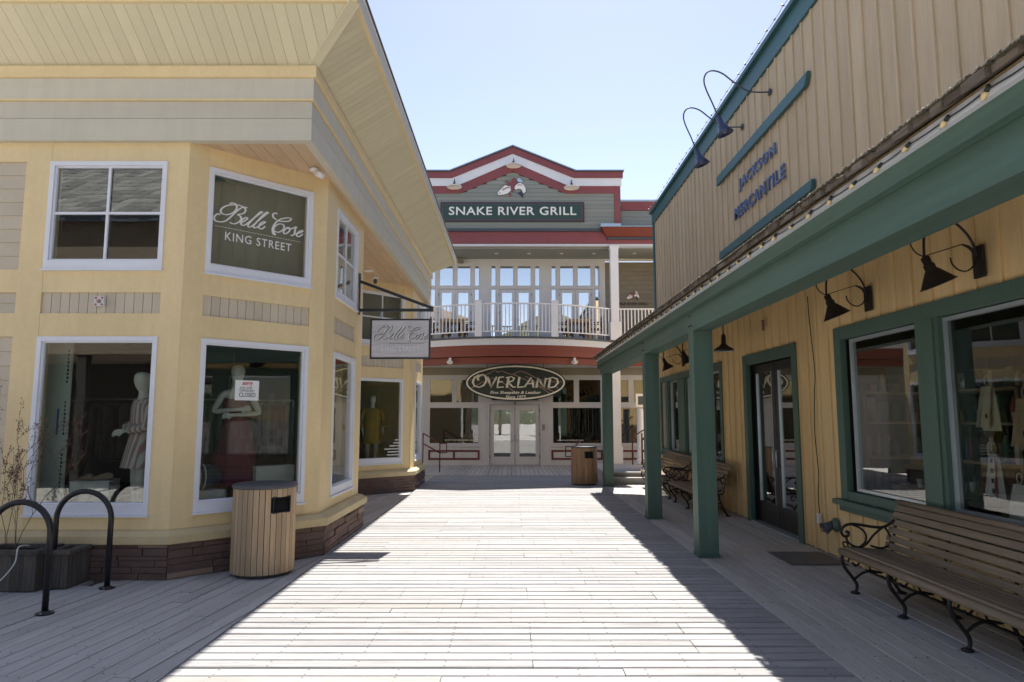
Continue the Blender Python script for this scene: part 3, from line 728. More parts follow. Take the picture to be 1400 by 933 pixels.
for k in range(260):
    y = r.uniform(PY0, PY1); x = 2.062 + abs(r.gauss(0, .02)); s = r.uniform(.004, .009); z = slope(x) + .046
    m.lathe([(s, -.3 * s), (s * .8, s * .7), (.2 * s, s * 1.2)], c=(x, y, z), n=5, smooth=False)
m.build('lichen', M['siding'], MBD, kind='stuff')
# porch posts (structural timbers of their own)
for y, lab in ((8.53, 'square green porch post nearest the camera'), (11.70, 'square green porch post in the middle, in front of the far benches'), (17.18, 'farthest square green porch post beside the second litter bin')):
    p = empty('porch_post', (2.39, y + .12, 0), lab, 'post', 'green posts holding the porch roof', world=False)
    MB().box(-.12, .12, -.12, .12, .004, 2.788).build('shaft', M['greenp'], p)
    MB().box(-.128, .128, -.128, .128, .003, .05).build('foot_plate', M['green'], p)
# shop interior
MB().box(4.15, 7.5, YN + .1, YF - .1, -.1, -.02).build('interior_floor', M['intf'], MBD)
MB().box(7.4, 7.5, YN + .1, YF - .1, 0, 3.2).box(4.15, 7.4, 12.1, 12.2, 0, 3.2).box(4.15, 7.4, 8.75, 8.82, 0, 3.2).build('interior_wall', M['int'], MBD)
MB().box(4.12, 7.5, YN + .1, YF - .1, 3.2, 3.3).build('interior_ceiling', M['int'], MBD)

# ---- string lights
def string_lights(name, lab, pts, drop, seedn, group, tilt):
    """wire through pts with a bulb at each point"""
    r = random.Random(seedn); o = empty(name, tuple(pts[0]), lab, 'string lights')
    wp = []
    for i, p in enumerate(pts):
        wp.append(Vector(p))
        if i < len(pts) - 1: wp.append((Vector(p) + Vector(pts[i + 1])) / 2 - Vector((0, 0, drop)))
    MB().tube(spline(wp, 3), .004, 5).build('wire', M['wire'], o)
    b = MB(); b.lathe([(.004, 0), (.015, .011), (.017, .025), (.012, .043), (.003, .058)], n=8); bme = b.mesh('bulb'); bme.materials.append(M['bulb'])
    s = MB(); s.lathe([(.009, -.026), (.011, -.004), (.011, .003)], n=7); sme = s.mesh('socket'); sme.materials.append(M['wire'])
    for p in pts:
        q = Vector(p); rot = (tilt + r.uniform(-.35, .35), r.uniform(-.35, .35), 0)
        bo = link('bulb', bme, None, o, loc=q, rot=rot); link('socket', sme, None, bo, loc=(0, 0, 0))
    return o
ys = [17.6 - .312 * i for i in range(62)]
string_lights('string_lights', 'string of amber bulbs along the shingled porch eave', [(2.150 - random.uniform(0, .01), y + random.uniform(-.02, .02), 3.168 + random.uniform(-.006, .006)) for y in ys], .004, 5, None, R(-108))
string_lights('string_lights', 'string of pale bulbs along the top of the teal parapet', [(3.845 - random.uniform(0, .01), 18.7 - .32 * i, 7.50 + random.uniform(-.01, .015)) for i in range(64)], .012, 6, None, R(-60))
# ---- parapet goosenecks
def tilt_shade(m, top, ang, prof, n=18):
    """lathe pointing down, tilted in the x-z plane by ang"""
    Mx = Matrix.Rotation(ang, 3, 'Y'); m.lathe(prof, c=top, n=n, M=Mx, cap=False); return m
def gooseneck(y, lab):
    o = empty('gooseneck_lamp', (3.97, y, 6.67), lab, 'wall lamp', 'gooseneck lamps over the shop letters', world=False)
    pts = [(-.02, 0, 0), (-.25, 0, .0), (-.40, 0, .04), (-.58, 0, .17), (-.74, 0, .30), (-.88, 0, .345), (-.98, 0, .31), (-1.025, 0, .2), (-1.0, 0, .05), (-.90, 0, -.2), (-.82, 0, -.42)]
    MB().tube(spline(pts, 5), .012, 8).build('arm', M['slate'], o)
    MB().lathe([(.055, 0), (.055, .012), (.03, .02)], n=14, c=(-.022, 0, 0), M=Matrix.Rotation(R(-90), 3, 'Y')).build('wall_plate', M['slate'], o)
    m = MB(); tilt_shade(m, Vector((-.82, 0, -.42)), R(-22), [(.03, .03), (.042, 0), (.045, -.10), (.07, -.13), (.09, -.20), (.128, -.275), (.123, -.275), (.085, -.2), (.06, -.13), (.0, -.12)])
    sh = m.build('shade', M['navy'], o)
    m = MB(); tilt_shade(m, Vector((-.82, 0, -.42)), R(-22), [(0, -.255), (.03, -.24), (.035, -.2), (.02, -.14)]); m.build('lamp_bulb', M['letw'], sh)
gooseneck(10.0, 'blue gooseneck lamp over the tan false front, the nearer one'); gooseneck(11.27, 'blue gooseneck lamp over the tan false front, the farther one')
# ---- scroll sconces
def sconce(y, lab):
    o = empty('scroll_sconce', (3.97, y, 3.0), lab, 'wall lamp', 'scroll arm lamps under the porch', world=False)
    z = lambda v: v - 3.0
    MB().box(-.05, -.023, -.06, .06, z(2.87), z(3.14)).build('wall_plate', M['iron'], o)
    MB().tube(spline([(-.05, 0, z(3.05)), (-.08, 0, z(3.17)), (-.15, 0, z(3.28)), (-.26, 0, z(3.37)), (-.38, 0, z(3.38)), (-.46, 0, z(3.30)), (-.49, 0, z(3.18)), (-.495, 0, z(3.05))], 5), .011, 7).build('arm', M['iron'], o)
    ms = MB(); ms.tube(spline([(-.05, 0, z(3.06)), (-.10, 0, z(3.13)), (-.17, 0, z(3.155)), (-.11, 0, z(3.12)), (-.07, 0, z(3.05)), (-.085, 0, z(2.97)), (-.15, 0, z(2.925)), (-.22, 0, z(2.94)), (-.265, 0, z(2.99)), (-.275, 0, z(3.04))], 4), .007, 6)
    ms.tube([(-.49, 0, z(3.055)), (-.17, 0, z(3.155))], .0045, 5).tube(spline([(-.50, 0, z(3.05)), (-.56, 0, z(3.08)), (-.60, 0, z(3.14)), (-.60, 0, z(3.19))], 4), .006, 6); ms.build('scroll', M['iron'], o)
    m = MB(); tilt_shade(m, Vector((-.495, 0, z(3.05))), R(-24), [(.02, .0), (.035, -.01), (.035, -.07), (.045, -.075), (.045, -.12), (.055, -.13), (.142, -.255), (.152, -.26), (.138, -.25), (.05, -.14), (0, -.13)]); m.build('shade', M['iron'], o)
sconce(5.65, 'black scroll arm lamp nearest the camera, over the second shop window'); sconce(7.46, 'black scroll arm lamp above the left edge of the near shop window')
sconce(13.9, 'black scroll arm lamp half hidden behind the nearest post'); sconce(15.7, 'black scroll arm lamp farthest along the ochre wall')
o = empty('pendant_lamp', (3.48, 11.2, 3.9), 'dark round barn pendant lamp over the black double doors', 'pendant lamp', world=False)
MB().tube([(0, 0, .05), (0, 0, -.86)], .009, 7).build('rod', M['iron'], o)
MB().lathe([(.018, -.83), (.035, -.86), (.04, -.99), (.05, -1.0), (.075, -1.03), (.155, -1.08), (.163, -1.115), (.158, -1.115), (.15, -1.085), (.06, -1.04), (0, -1.03)], n=24, cap=False).build('shade', M['iron'], o)
MB().lathe([(.145, -1.105), (.155, -1.108), (.155, -1.112), (.145, -1.115)], n=24, cap=False).build('shade_lining', M['letw'], o)
# small red flag like tag hanging by the pendant, cable and socket on the wall
tag(MB().box(3.90, 3.925, 10.55, 10.60, 3.05, 3.2).box(3.895, 3.93, 10.545, 10.605, 3.2, 3.215).build('fire_strobe', M['red']), 'small red strobe high on the ochre wall beside the pendant lamp', 'alarm')
o = empty('wall_cable', (3.94, 8.95, .4), 'dark cable hanging down the ochre wall to a small grey adapter', 'cable')
MB().tube(spline([(3.93, 8.98, 3.3), (3.935, 8.97, 2.96), (3.935, 8.88, 2.3), (3.94, 8.94, 2.0), (3.935, 8.97, 1.5), (3.94, 8.93, 1.0), (3.935, 8.96, .7), (3.93, 8.93, .48)], 5), .0065, 6).build('cord', M['wire'], o)
MB().box(3.90, 3.935, 8.90, 8.96, .36, .48).build('adapter', M['plinth'], o)
MB().tube(spline([(3.92, 8.93, .38), (3.90, 8.85, .30), (3.88, 8.75, .28), (3.90, 8.66, .35)], 5), .006, 6).build('cord', M['wire'], o)
o = empty('outlet_cover', (3.9, 8.55, .4), 'grey green round outlet cover low on the ochre wall with its flap open', 'outlet')
Mx = Matrix.Rotation(R(-90), 3, 'Y')
MB().lathe([(.085, 0), (.085, .02), (.06, .04), (.05, .06)], c=(3.945, 8.52, .40), n=16, M=Mx).build('cover', M['green'], o)
MB().lathe([(.05, 0), (.055, .05), (.075, .11), (.068, .11), (.04, .05)], c=(3.90, 8.53, .40), n=14, M=Matrix.Rotation(R(-115), 3, 'Y')).build('hood', M['slate'], o)
# ================================================================= BACK BUILDING
BB = empty('grill_building', (0, 26, 0), 'two storey grey green building with a red and white banded gable and a curved balcony', 'building')
bp = lambda m, n, mt, par=None: m.build(n, M[mt], par or BB)
FK = F((0, 24.8), (1, 0)); FU = F((0, 25.6), (1, 0)); FG_ = F((0, 23.9), (1, 0)); FW = F((0, 24.25), (1, 0))
# ground floor wall
gh = [(-3.03, -2.16, 2.21, 3.09), (-2.07, -1.21, 2.21, 3.09), (-3.03, -1.21, .75, 2.08), (-.84, .99, 0, 2.16), (-.80, .96, 2.28, 3.09)]
for s in (0, 1.98): gh += [(1.42 + s, 2.25 + s, 2.21, 3.09), (2.37 + s, 3.22 + s, 2.21, 3.09), (1.42 + s, 3.22 + s, .75, 2.08)]
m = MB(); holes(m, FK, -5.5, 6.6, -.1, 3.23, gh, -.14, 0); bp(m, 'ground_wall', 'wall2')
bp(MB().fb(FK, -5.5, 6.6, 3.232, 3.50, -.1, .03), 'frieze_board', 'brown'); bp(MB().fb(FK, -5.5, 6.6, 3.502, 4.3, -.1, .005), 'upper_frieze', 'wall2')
for h in gh:
    if h[2] == 0: continue
    a0, a1, z0, z1 = h; m = MB(); f = .035
    m.fb(FK, a0, a0 + f, z0, z1, -.08, .012).fb(FK, a1 - f, a1, z0, z1, -.08, .012).fb(FK, a0 + f, a1 - f, z1 - f, z1, -.08, .010).fb(FK, a0 + f, a1 - f, z0, z0 + f, -.08, .010)
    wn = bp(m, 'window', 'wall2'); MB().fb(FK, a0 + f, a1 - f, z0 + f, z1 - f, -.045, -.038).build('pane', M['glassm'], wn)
for a0, a1 in ((-3.1, -1.15), (1.36, 3.28), (3.34, 5.26)):
    MB().fb(FK, a0, a1, .655, .705, 0.0005, .05).build('sill', M['wall2'], BB)
def kick(a0, a1, div):
    m = MB(); f = .068
    m.fb(FK, a0, a1, .19, .19 + f, .001, .022).fb(FK, a0, a1, .54 - f, .54, .001, .022).fb(FK, a0, a0 + f, .19 + f, .54 - f, .001, .022).fb(FK, a1 - f, a1, .19 + f, .54 - f, .001, .022)
    m.fb(FK, div - f / 2, div + f / 2, .19 + f, .54 - f, .001, .021); bp(m, 'kick_panel_trim', 'redd')
kick(-3.03, -1.19, -2.11); kick(1.39, 3.23, 2.31); kick(3.40, 5.22, 4.31)
# double doors
for a0, a1, hs in ((-.83, .072, 1), (.088, .98, -1)):
    st = .155; m = MB(); m.fb(FK, a0, a0 + st, .01, 2.15, -.10, -.05).fb(FK, a1 - st, a1, .01, 2.15, -.10, -.05).fb(FK, a0 + st, a1 - st, .01, .30, -.10, -.052).fb(FK, a0 + st, a1 - st, 1.97, 2.15, -.10, -.052)
    d = bp(m, 'door', 'wall2'); MB().fb(FK, a0 + st, a1 - st, .39, 1.97, -.085, -.078).build('pane', M['glassd'], d)
    MB().fb(FK, a0 + st, a1 - st, .30, .388, -.09, -.06).build('kick_plate', M['slate'], d)
    ah = a1 - .075 if hs > 0 else a0 + .075
    MB().tube([FK.p(ah, .85, -.05), FK.p(ah, .85, .0), FK.p(ah, 1.12, .0), FK.p(ah, 1.12, -.05)], .011, 6).build('handle', M['flash'], d)
    ah = a0 + .012 if hs > 0 else a1 - .012
    for z in (.25, 1.05, 1.9): MB().fb(FK, ah - .01, ah + .01, z, z + .1, -.049, -.035).build('hinge', M['slate'], d)
m = MB(); f = .05
m.fb(FK, -.90, -.84, 0, 2.28, .001, .03).fb(FK, .99, 1.05, 0, 2.28, .001, .03).fb(FK, -.84, .99, 2.165, 2.275, .001, .028); bp(m, 'door_frame', 'wall2')
bp(MB().fb(FK, 1.07, 1.16, 1.25, 1.45, .001, .05), 'letter_box', 'brown')
bp(MB().fb(FK, .04, .12, 2.17, 2.26, .03, .09), 'door_closer', 'brown')
# interior
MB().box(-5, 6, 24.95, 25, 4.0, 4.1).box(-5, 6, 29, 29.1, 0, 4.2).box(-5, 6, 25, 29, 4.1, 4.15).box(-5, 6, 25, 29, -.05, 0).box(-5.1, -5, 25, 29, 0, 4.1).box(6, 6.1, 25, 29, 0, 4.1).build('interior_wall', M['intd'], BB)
# balcony
def arc(x): return 22.65 + .105 * min(abs(x), 3.45) ** 2
AP = [(-6.4, 23.9)] + [(-3.45 + 6.9 * i / 24, arc(-3.45 + 6.9 * i / 24)) for i in range(25)] + [(6.6, 23.9)]
def aband(name, prof, mt): bp(MB().sweep(AP, prof), name, mt)
aband('deck_edge', [(-.5, 4.335), (.03, 4.335), (.03, 4.40), (-.5, 4.40)], 'slate')
aband('balcony_fascia', [(-.08, 4.115), (.0, 4.115), (.004, 4.333), (-.08, 4.333)], 'wall')
aband('balcony_band', [(-.10, 3.93), (-.022, 3.93), (-.022, 4.113), (-.10, 4.113)], 'redo')
aband('balcony_band', [(-.10, 3.74), (-.030, 3.74), (-.026, 3.927), (-.10, 3.927)], 'redo')
aband('balcony_beam', [(-.30, 3.50), (-.15, 3.50), (-.14, 3.55), (-.15, 3.72), (-.30, 3.72)], 'redo')
top = [(x, y + .06) for x, y in AP] + [(6.6, 25.75), (-6.4, 25.75)]
bp(MB().prism([(x, y, 4.28) for x, y in top], [(x, y, 4.395) for x, y in top]), 'balcony_floor', 'slate')
bot = [(x, y + .2) for x, y in AP] + [(6.6, 24.75), (-6.4, 24.75)]
bp(MB().prism([(x, y, 3.66) for x, y in bot], [(x, y, 3.70) for x, y in bot]), 'porch_ceiling', 'wall')
# railing
def rail_run(pts, nb):
    for z0, z1, wd in ((5.50, 5.545, .075), (4.555, 4.595, .05)):
        m = MB(); m.sweep(pts, [(-wd / 2, z0), (wd / 2, z0), (wd / 2, z1), (-wd / 2, z1)]); bp(m, 'rail', 'white')
    L = [0]
    for p, q in zip(pts, pts[1:]): L.append(L[-1] + math.dist(p, q))
    for k in range(nb):
        s = L[-1] * (k + .5) / nb
        for i in range(len(pts) - 1):
            if L[i] <= s <= L[i + 1]:
                t = (s - L[i]) / (L[i + 1] - L[i]); x = pts[i][0] + t * (pts[i + 1][0] - pts[i][0]); yy = pts[i][1] + t * (pts[i + 1][1] - pts[i][1])
        bp(MB().box(x - .0195, x + .0195, yy - .0195, yy + .0195, 4.595, 5.50), 'baluster', 'white')
def rarc(x0, x1, n=10): return [(x0 + (x1 - x0) * i / n, arc(x0 + (x1 - x0) * i / n) + .06) for i in range(n + 1)]
rail_run(rarc(-3.45, -1.28), 17); rail_run(rarc(-1.04, 1.30), 19); rail_run(rarc(1.54, 3.46), 15); rail_run([(3.78, 23.97), (6.5, 23.97)], 22)
for x in (-1.16, 1.42): bp(MB().box(x - .12, x + .12, arc(x) - .04, arc(x) + .18, 4.402, 5.60).box(x - .14, x + .14, arc(x) - .06, arc(x) + .20, 5.602, 5.64), 'railing_post', 'white')
m = MB(); m.box(3.48, 3.76, 23.83, 24.11, 5.05, 7.70).box(3.44, 3.80, 23.79, 24.15, 4.402, 5.05).box(3.45, 3.79, 23.80, 24.14, 7.70, 7.80); bp(m, 'column', 'white')
m = MB(); m.box(3.48, 3.76, 23.83, 24.11, .70, 3.50).box(3.44, 3.80, 23.79, 24.15, 0, .70); bp(m, 'column', 'white')
# upper wall with three sets of french doors
uh = []
for s in (-2.3, 0, 2.29):
    uh += [(-.83 + s, -.64 + s, 6.67, 7.47), (-.50 + s, .03 + s, 6.67, 7.47), (.17 + s, .70 + s, 6.67, 7.47), (.84 + s, 1.03 + s, 6.67, 7.47), (-.83 + s, -.64 + s, 4.62, 6.57), (.84 + s, 1.03 + s, 4.62, 6.57), (-.53 + s, .73 + s, 4.40, 6.55)]
m = MB(); holes(m, FU, -5.5, 3.52, 4.40, 7.78, uh, -.14, 0); bp(m, 'upper_wall', 'wall')
for h in uh:
    a0, a1, z0, z1 = h
    if a1 - a0 > 1:
        c = (a0 + a1) / 2
        for q0, q1, hs in ((a0, c - .004, 1), (c + .004, a1, -1)):
            st = .125; m = MB(); m.fb(FU, q0, q0 + st, 4.42, 6.545, -.09, -.045).fb(FU, q1 - st, q1, 4.42, 6.545, -.09, -.045).fb(FU, q0 + st, q1 - st, 4.42, 4.75, -.09, -.047).fb(FU, q0 + st, q1 - st, 6.43, 6.545, -.09, -.047)
            d = bp(m, 'door', 'wall'); MB().fb(FU, q0 + st, q1 - st, 4.75, 6.43, -.08, -.074).build('pane', M['glass2'], d)
            hx = q0 if hs > 0 else q1 - .02
            for z in (4.9, 5.6, 6.3): MB().fb(FU, hx, hx + .02, z, z + .1, -.044, -.03).build('hinge', M['slate'], d)
            hx = q1 - .06 if hs > 0 else q0 + .06; MB().tube([FU.p(hx, 5.38, -.045), FU.p(hx, 5.38, 0), FU.p(hx + (-.08 if hs > 0 else .08), 5.38, 0)], .01, 6).build('handle', M['flash'], d)
    else:
        f = .02; m = MB(); m.fb(FU, a0, a0 + f, z0, z1, -.07, .012).fb(FU, a1 - f, a1, z0, z1, -.07, .012).fb(FU, a0 + f, a1 - f, z1 - f, z1, -.07, .010).fb(FU, a0 + f, a1 - f, z0, z0 + f, -.07, .010)
        wn = bp(m, 'window', 'wall'); MB().fb(FU, a0 + f, a1 - f, z0 + f, z1 - f, -.04, -.034).build('pane', M['glass2'], wn)
for s in (-2.3, 0, 2.29): bp(MB().fb(FU, -.9 + s, 1.10 + s, 6.585, 6.655, .001, .03), 'transom_bar', 'wall')
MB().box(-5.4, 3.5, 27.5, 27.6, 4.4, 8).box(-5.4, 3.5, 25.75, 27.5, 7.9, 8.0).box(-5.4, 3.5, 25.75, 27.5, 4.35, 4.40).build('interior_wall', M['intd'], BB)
z = 4.40
while z < 7.6:
    z1 = min(z + .178, 7.64); p = FU.p; m = MB(); m.hexa([p(3.53, z, .012), p(6.6, z, .012), p(6.6, z, -.1), p(3.53, z, -.1), p(3.53, z1 - .003, .0), p(6.6, z1 - .003, .0), p(6.6, z1 - .003, -.1), p(3.53, z1 - .003, -.1)]); bp(m, 'siding_board', 'brown'); z = z1 if z1 < 7.6 else 9
bp(MB().fb(FU, 3.50, 6.6, 7.645, 7.72, -.1, .03), 'wall_moulding', 'wall')
bp(MB().box(-5.5, 6.6, 24.0, 25.75, 7.725, 7.78), 'porch_soffit', 'bsid')
for x in (-3.3, -2.2, -.6, .6, 1.8, 3.0, 4.5): bp(MB().lathe([(.07, 0), (.075, .01), (.05, .015)], c=(x, 24.7, 7.71), n=16), 'recessed_light', 'letw')
# gable front
GX0, GX1 = -3.95, 3.87
z = 8.42; k = 0
def topz(x): return 10.20 if abs(x) > 2.25 else 10.20 + (2.25 - abs(x)) * .416
while z < 10.9:
    z1 = z + .150
    if z < 9.75: spans = [(GX0, 3.66)]
    else:
        hx = 1.92 - (z1 - 9.74) / .425; spans = [(-hx - .15, hx + .15)] if hx > 0 else []
    for a0, a1 in spans:
        p = FG_.p; m = MB(); m.hexa([p(a0, z, .012), p(a1, z, .012), p(a1, z, -.05), p(a0, z, -.05), p(a0, z1 - .003, .0), p(a1, z1 - .003, .0), p(a1, z1 - .003, -.05), p(a0, z1 - .003, -.05)]); bp(m, 'siding_board', 'bsid')
    z = z1
m = MB(); q = [(GX0, 7.8), (3.85, 7.8), (3.85, 10.3), (2.3, 10.3), (0, 11.25), (-2.3, 10.3), (GX0, 10.3)]
m.prism([FG_.p(a, z, -.06) for a, z in q], [FG_.p(a, z, -.3) for a, z in q]); bp(m, 'gable_wall', 'bsid')
def gband(name, b, t, mt, n0, n1, x1=3.95, kb=None, kt=None):
    """b,t = (z at ends, z at peak) of lower and upper edge"""
    kb = kb or 2.2; kt = kt or 2.2
    for sgn in (-1, 1):
        q = [(0, b[1]), (sgn * kb, b[0]), (sgn * x1, b[0]), (sgn * x1, t[0]), (sgn * kt, t[0]), (0, t[1])]
        m = MB(); m.prism([FG_.p(a, z, n0) for a, z in q], [FG_.p(a, z, n1) for a, z in q]); bp(m, name, mt)
gband('gable_band_red', (9.735, 10.55), (9.995, 10.895), 'red', -.05, .035, 3.87, 1.92, 2.0)
gband('gable_band_white', (9.998, 10.90), (10.285, 11.195), 'white', -.05, .07, 3.92, 2.02, 2.20)
gband('gable_band_red', (10.288, 11.20), (10.50, 11.43), 'red', -.05, .12, 3.97, 2.20, 2.26)
gband('gable_gutter', (10.503, 11.433), (10.535, 11.47), 'slate', -.3, .16, 4.0, 2.26, 2.27)
gband('gable_flashing', (10.537, 11.472), (10.565, 11.50), 'flash', -.32, .18, 4.02, 2.27, 2.28)
bp(MB().fb(FG_, 3.662, 3.868, 8.44, 9.733, -.05, .035), 'gable_band_red', 'red')
bp(MB().fb(FG_, GX0, 3.37, 7.86, 8.315, -.06, .02), 'eave_band', 'red'); bp(MB().fb(FG_, GX0, 3.37, 7.785, 7.858, -.1, .05), 'eave_moulding', 'wall')
bp(MB().fb(FG_, GX0, 3.2, 8.317, 8.418, -.06, .10), 'ledge', 'slate')
bp(MB().box(-4.05, -3.95, 23.9, 29, 7.8, 10.5).box(3.87, 3.95, 24.26, 29, 8.4, 10.5), 'gable_return', 'bsid')
# right wing with its stepped eave
z = 8.52
while z < 9.2:
    p = FW.p; m = MB(); z1 = min(z + .150, 9.205); m.hexa([p(3.96, z, .012), p(6.6, z, .012), p(6.6, z, -.05), p(3.96, z, -.05), p(3.96, z1 - .003, .0), p(6.6, z1 - .003, .0), p(6.6, z1 - .003, -.05), p(3.96, z1 - .003, -.05)]); bp(m, 'siding_board', 'bsid'); z = z1 if z1 < 9.2 else 10
bp(MB().fb(FW, 3.96, 6.6, 8.3, 9.4, -.2, -.052), 'wing_wall', 'bsid'); bp(MB().fb(FW, 3.96, 6.6, 9.207, 9.53, -.05, .035), 'wing_band_red', 'red'); bp(MB().fb(FW, 3.93, 6.6, 9.532, 9.60, -.2, .07), 'wing_flashing', 'flash')
m = MB(); m.prism([FG_.p(a, z, .40) for a, z in ((3.10, 8.40), (6.6, 8.40), (6.6, 8.43), (3.10, 8.43))], [FG_.p(a, z, -.3) for a, z in ((3.10, 8.50), (6.6, 8.50), (6.6, 8.53), (3.10, 8.53))]); bp(m, 'wing_flashing', 'flash')
bp(MB().fb(FG_, 3.15, 3.88, 8.50, 8.60, .0, .10), 'wing_flashing', 'flash')
m = MB(); p = FG_.p; m.hexa([p(3.38, 8.10, .06), p(6.6, 8.10, .06), p(6.6, 8.10, -.05), p(3.38, 8.10, -.05), p(3.14, 8.395, .36), p(6.6, 8.395, .36), p(6.6, 8.395, -.05), p(3.14, 8.395, -.05)]); bp(m, 'wing_crown', 'redo')
bp(MB().fb(FG_, 3.375, 6.6, 8.02, 8.098, -.05, .10), 'wing_moulding', 'slate'); bp(MB().fb(FG_, 3.372, 6.6, 7.86, 8.018, -.05, .03), 'eave_band', 'red'); bp(MB().fb(FG_, 3.372, 6.6, 7.785, 7.858, -.1, .05), 'eave_moulding', 'wall')
bp(MB().box(-16, -5.5, 24.8, 25.0, -.3, 4.2).box(-16, -5.5, 25.6, 25.8, 4.2, 10.4), 'side_wall', 'bsid'); bp(MB().box(6.6, 6.8, 23.9, 29, -.3, 9.5), 'side_wall', 'bsid')
# ---- SNAKE RIVER GRILL sign board
o = empty('sign_board', (0, 23.8, 9), 'long dark green signboard reading SNAKE RIVER GRILL under the gable', 'sign')
MB().fb(FG_, -2.60, 2.57, 8.67, 9.40, .014, .06).build('board', M['signb'], o)
MB().fb(FG_, -2.535, 2.505, 8.735, 9.335, .061, .067).build('red_line', M['red'], o)
MB().fb(FG_, -2.520, 2.490, 8.750, 9.320, .068, .074).build('panel', M['signg'], o)
text_words('lettering', 'SNAKE RIVER GRILL', FG_, -2.29, 2.28, 8.91, 9.215, .075, .10, M['letw'], o, bold=.012, spacing=1.08)
# ---- fish emblems
def emblem(label, fr, cx, cz, s, n, txt=None):
    o = empty('fish_emblem', fr.p(cx, cz, n), label, 'emblem')
    def mp(q): return [(cx + (x - 550) * s, cz - (y - 510) * s) for x, y in q]
    def pl(q, nm, mt, d0, d1, grow=0):
        q = mp(q)
        if grow:
            mx = sum(a for a, b in q) / len(q); mz = sum(b for a, b in q) / len(q); q = [(a + (a - mx) / max(.01, math.hypot(a - mx, b - mz)) * grow, b + (b - mz) / max(.01, math.hypot(a - mx, b - mz)) * grow) for a, b in q]
        MB().prism([fr.p(a, z, n + d0) for a, z in q], [fr.p(a, z, n + d1) for a, z in q]).build(nm, M[mt], o)
    head = [(185, 660), (215, 615), (290, 540), (370, 462), (405, 445), (440, 478), (525, 480), (532, 600), (480, 645), (420, 682), (330, 705), (210, 715)]
    body = [(620, 520), (650, 455), (720, 400), (790, 392), (860, 440), (910, 530), (908, 620), (862, 670), (838, 640), (820, 585), (780, 552), (720, 545), (650, 572)]
    tail = [(700, 655), (755, 640), (800, 600), (835, 660), (860, 670), (845, 730), (830, 805), (790, 730)]
    fin = [(690, 290), (740, 252), (800, 300), (860, 385), (800, 372), (740, 372), (692, 340)]
    red = [(372, 335), (400, 330), (500, 385), (540, 368), (560, 290), (605, 256), (650, 282), (662, 345), (692, 385), (650, 432), (612, 472), (594, 600), (570, 640), (532, 610), (530, 480), (470, 432), (420, 385)]
    drop = [(490, 670), (542, 668), (540, 740), (510, 765), (486, 742)]
    for q in (head, body, fin): pl(q, 'outline', 'slate', 0, .012, s * 14)
    pl(tail, 'tail', 'signb', .012, .026); pl(fin, 'fin', 'flash', .013, .026); pl(head, 'head', 'letw', .013, .028); pl(body, 'body', 'letw', .013, .028)
    pl([(300, 560), (430, 500), (520, 495), (520, 520), (420, 545), (330, 600)], 'blush', 'rose', .029, .032); pl([(660, 470), (730, 430), (800, 430), (860, 480), (800, 460), (730, 455)], 'blush', 'rose', .029, .032)
    pl(red, 'bandana', 'red', .03, .05); pl(drop, 'bandana_end', 'red', .013, .04); pl([(215, 662), (262, 650), (268, 662), (220, 675)], 'mouth', 'ink', .029, .033)
    return o
emblem('trout emblem tied with a red bandana above the long signboard', FG_, -.04, 9.95, .00140, .014)
e2 = emblem('small trout emblem with dark lettering on the brown balcony wall', FU, 4.56, 6.30, .00066, .014)
text_words('lettering', 'SNAKE RIVER GRILL', FU, 3.84, 5.13, 5.94, 6.045, .013, .025, M['ink'], e2, bold=.012)
# ---- gable lamps
for x, z, lab in ((-2.09, 9.87, 'white disc lamp at the left of the gable'), (.03, 10.66, 'white disc lamp at the peak of the gable'), (2.10, 9.84, 'white disc lamp at the right of the gable')):
    o = empty('gable_lamp', (x, 23.6, z), lab, 'wall lamp', 'disc lamps on the gable', world=False)
    MB().lathe([(.275, 0), (.28, .015), (.20, .05), (.07, .085), (.05, .10), (0, .10)], n=24, cap=False).lathe([(.27, .002), (.18, .03), (0, .05)], n=24, cap=False).build('shade', M['letw'], o)
    MB().lathe([(.045, .09), (.05, .10), (.04, .17), (0, .18)], n=12, cap=False).tube(spline([(0, 0, .17), (0, 0, .26), (0, .05, .31), (0, .15, .30), (0, .28, .24)], 5), .012, 6).build('arm', M['black'], o)
# ---- twin floodlights under the balcony
for x, lab in ((-2.13, 'white twin floodlight under the left of the balcony'), (2.10, 'white twin floodlight under the right of the balcony')):
    yy = arc(x) + .02; o = empty('floodlight', (x, yy, 3.66), lab, 'floodlight', 'floodlights under the balcony', world=False)
    MB().lathe([(.05, 0), (.05, .03), (.02, .05)], n=12, c=(0, .05, .02)).build('base', M['letw'], o)
    for s in (-1, 1):
        Mx = Matrix.Rotation(R(30 * s), 3, 'Y') @ Matrix.Rotation(R(-35), 3, 'X')
        MB().lathe([(.02, .0), (.03, -.03), (.045, -.10), (.075, -.18), (.07, -.18), (0, -.12)], n=14, c=(.03 * s, 0, .01), M=Mx, cap=False).build('head', M['letw'], o)
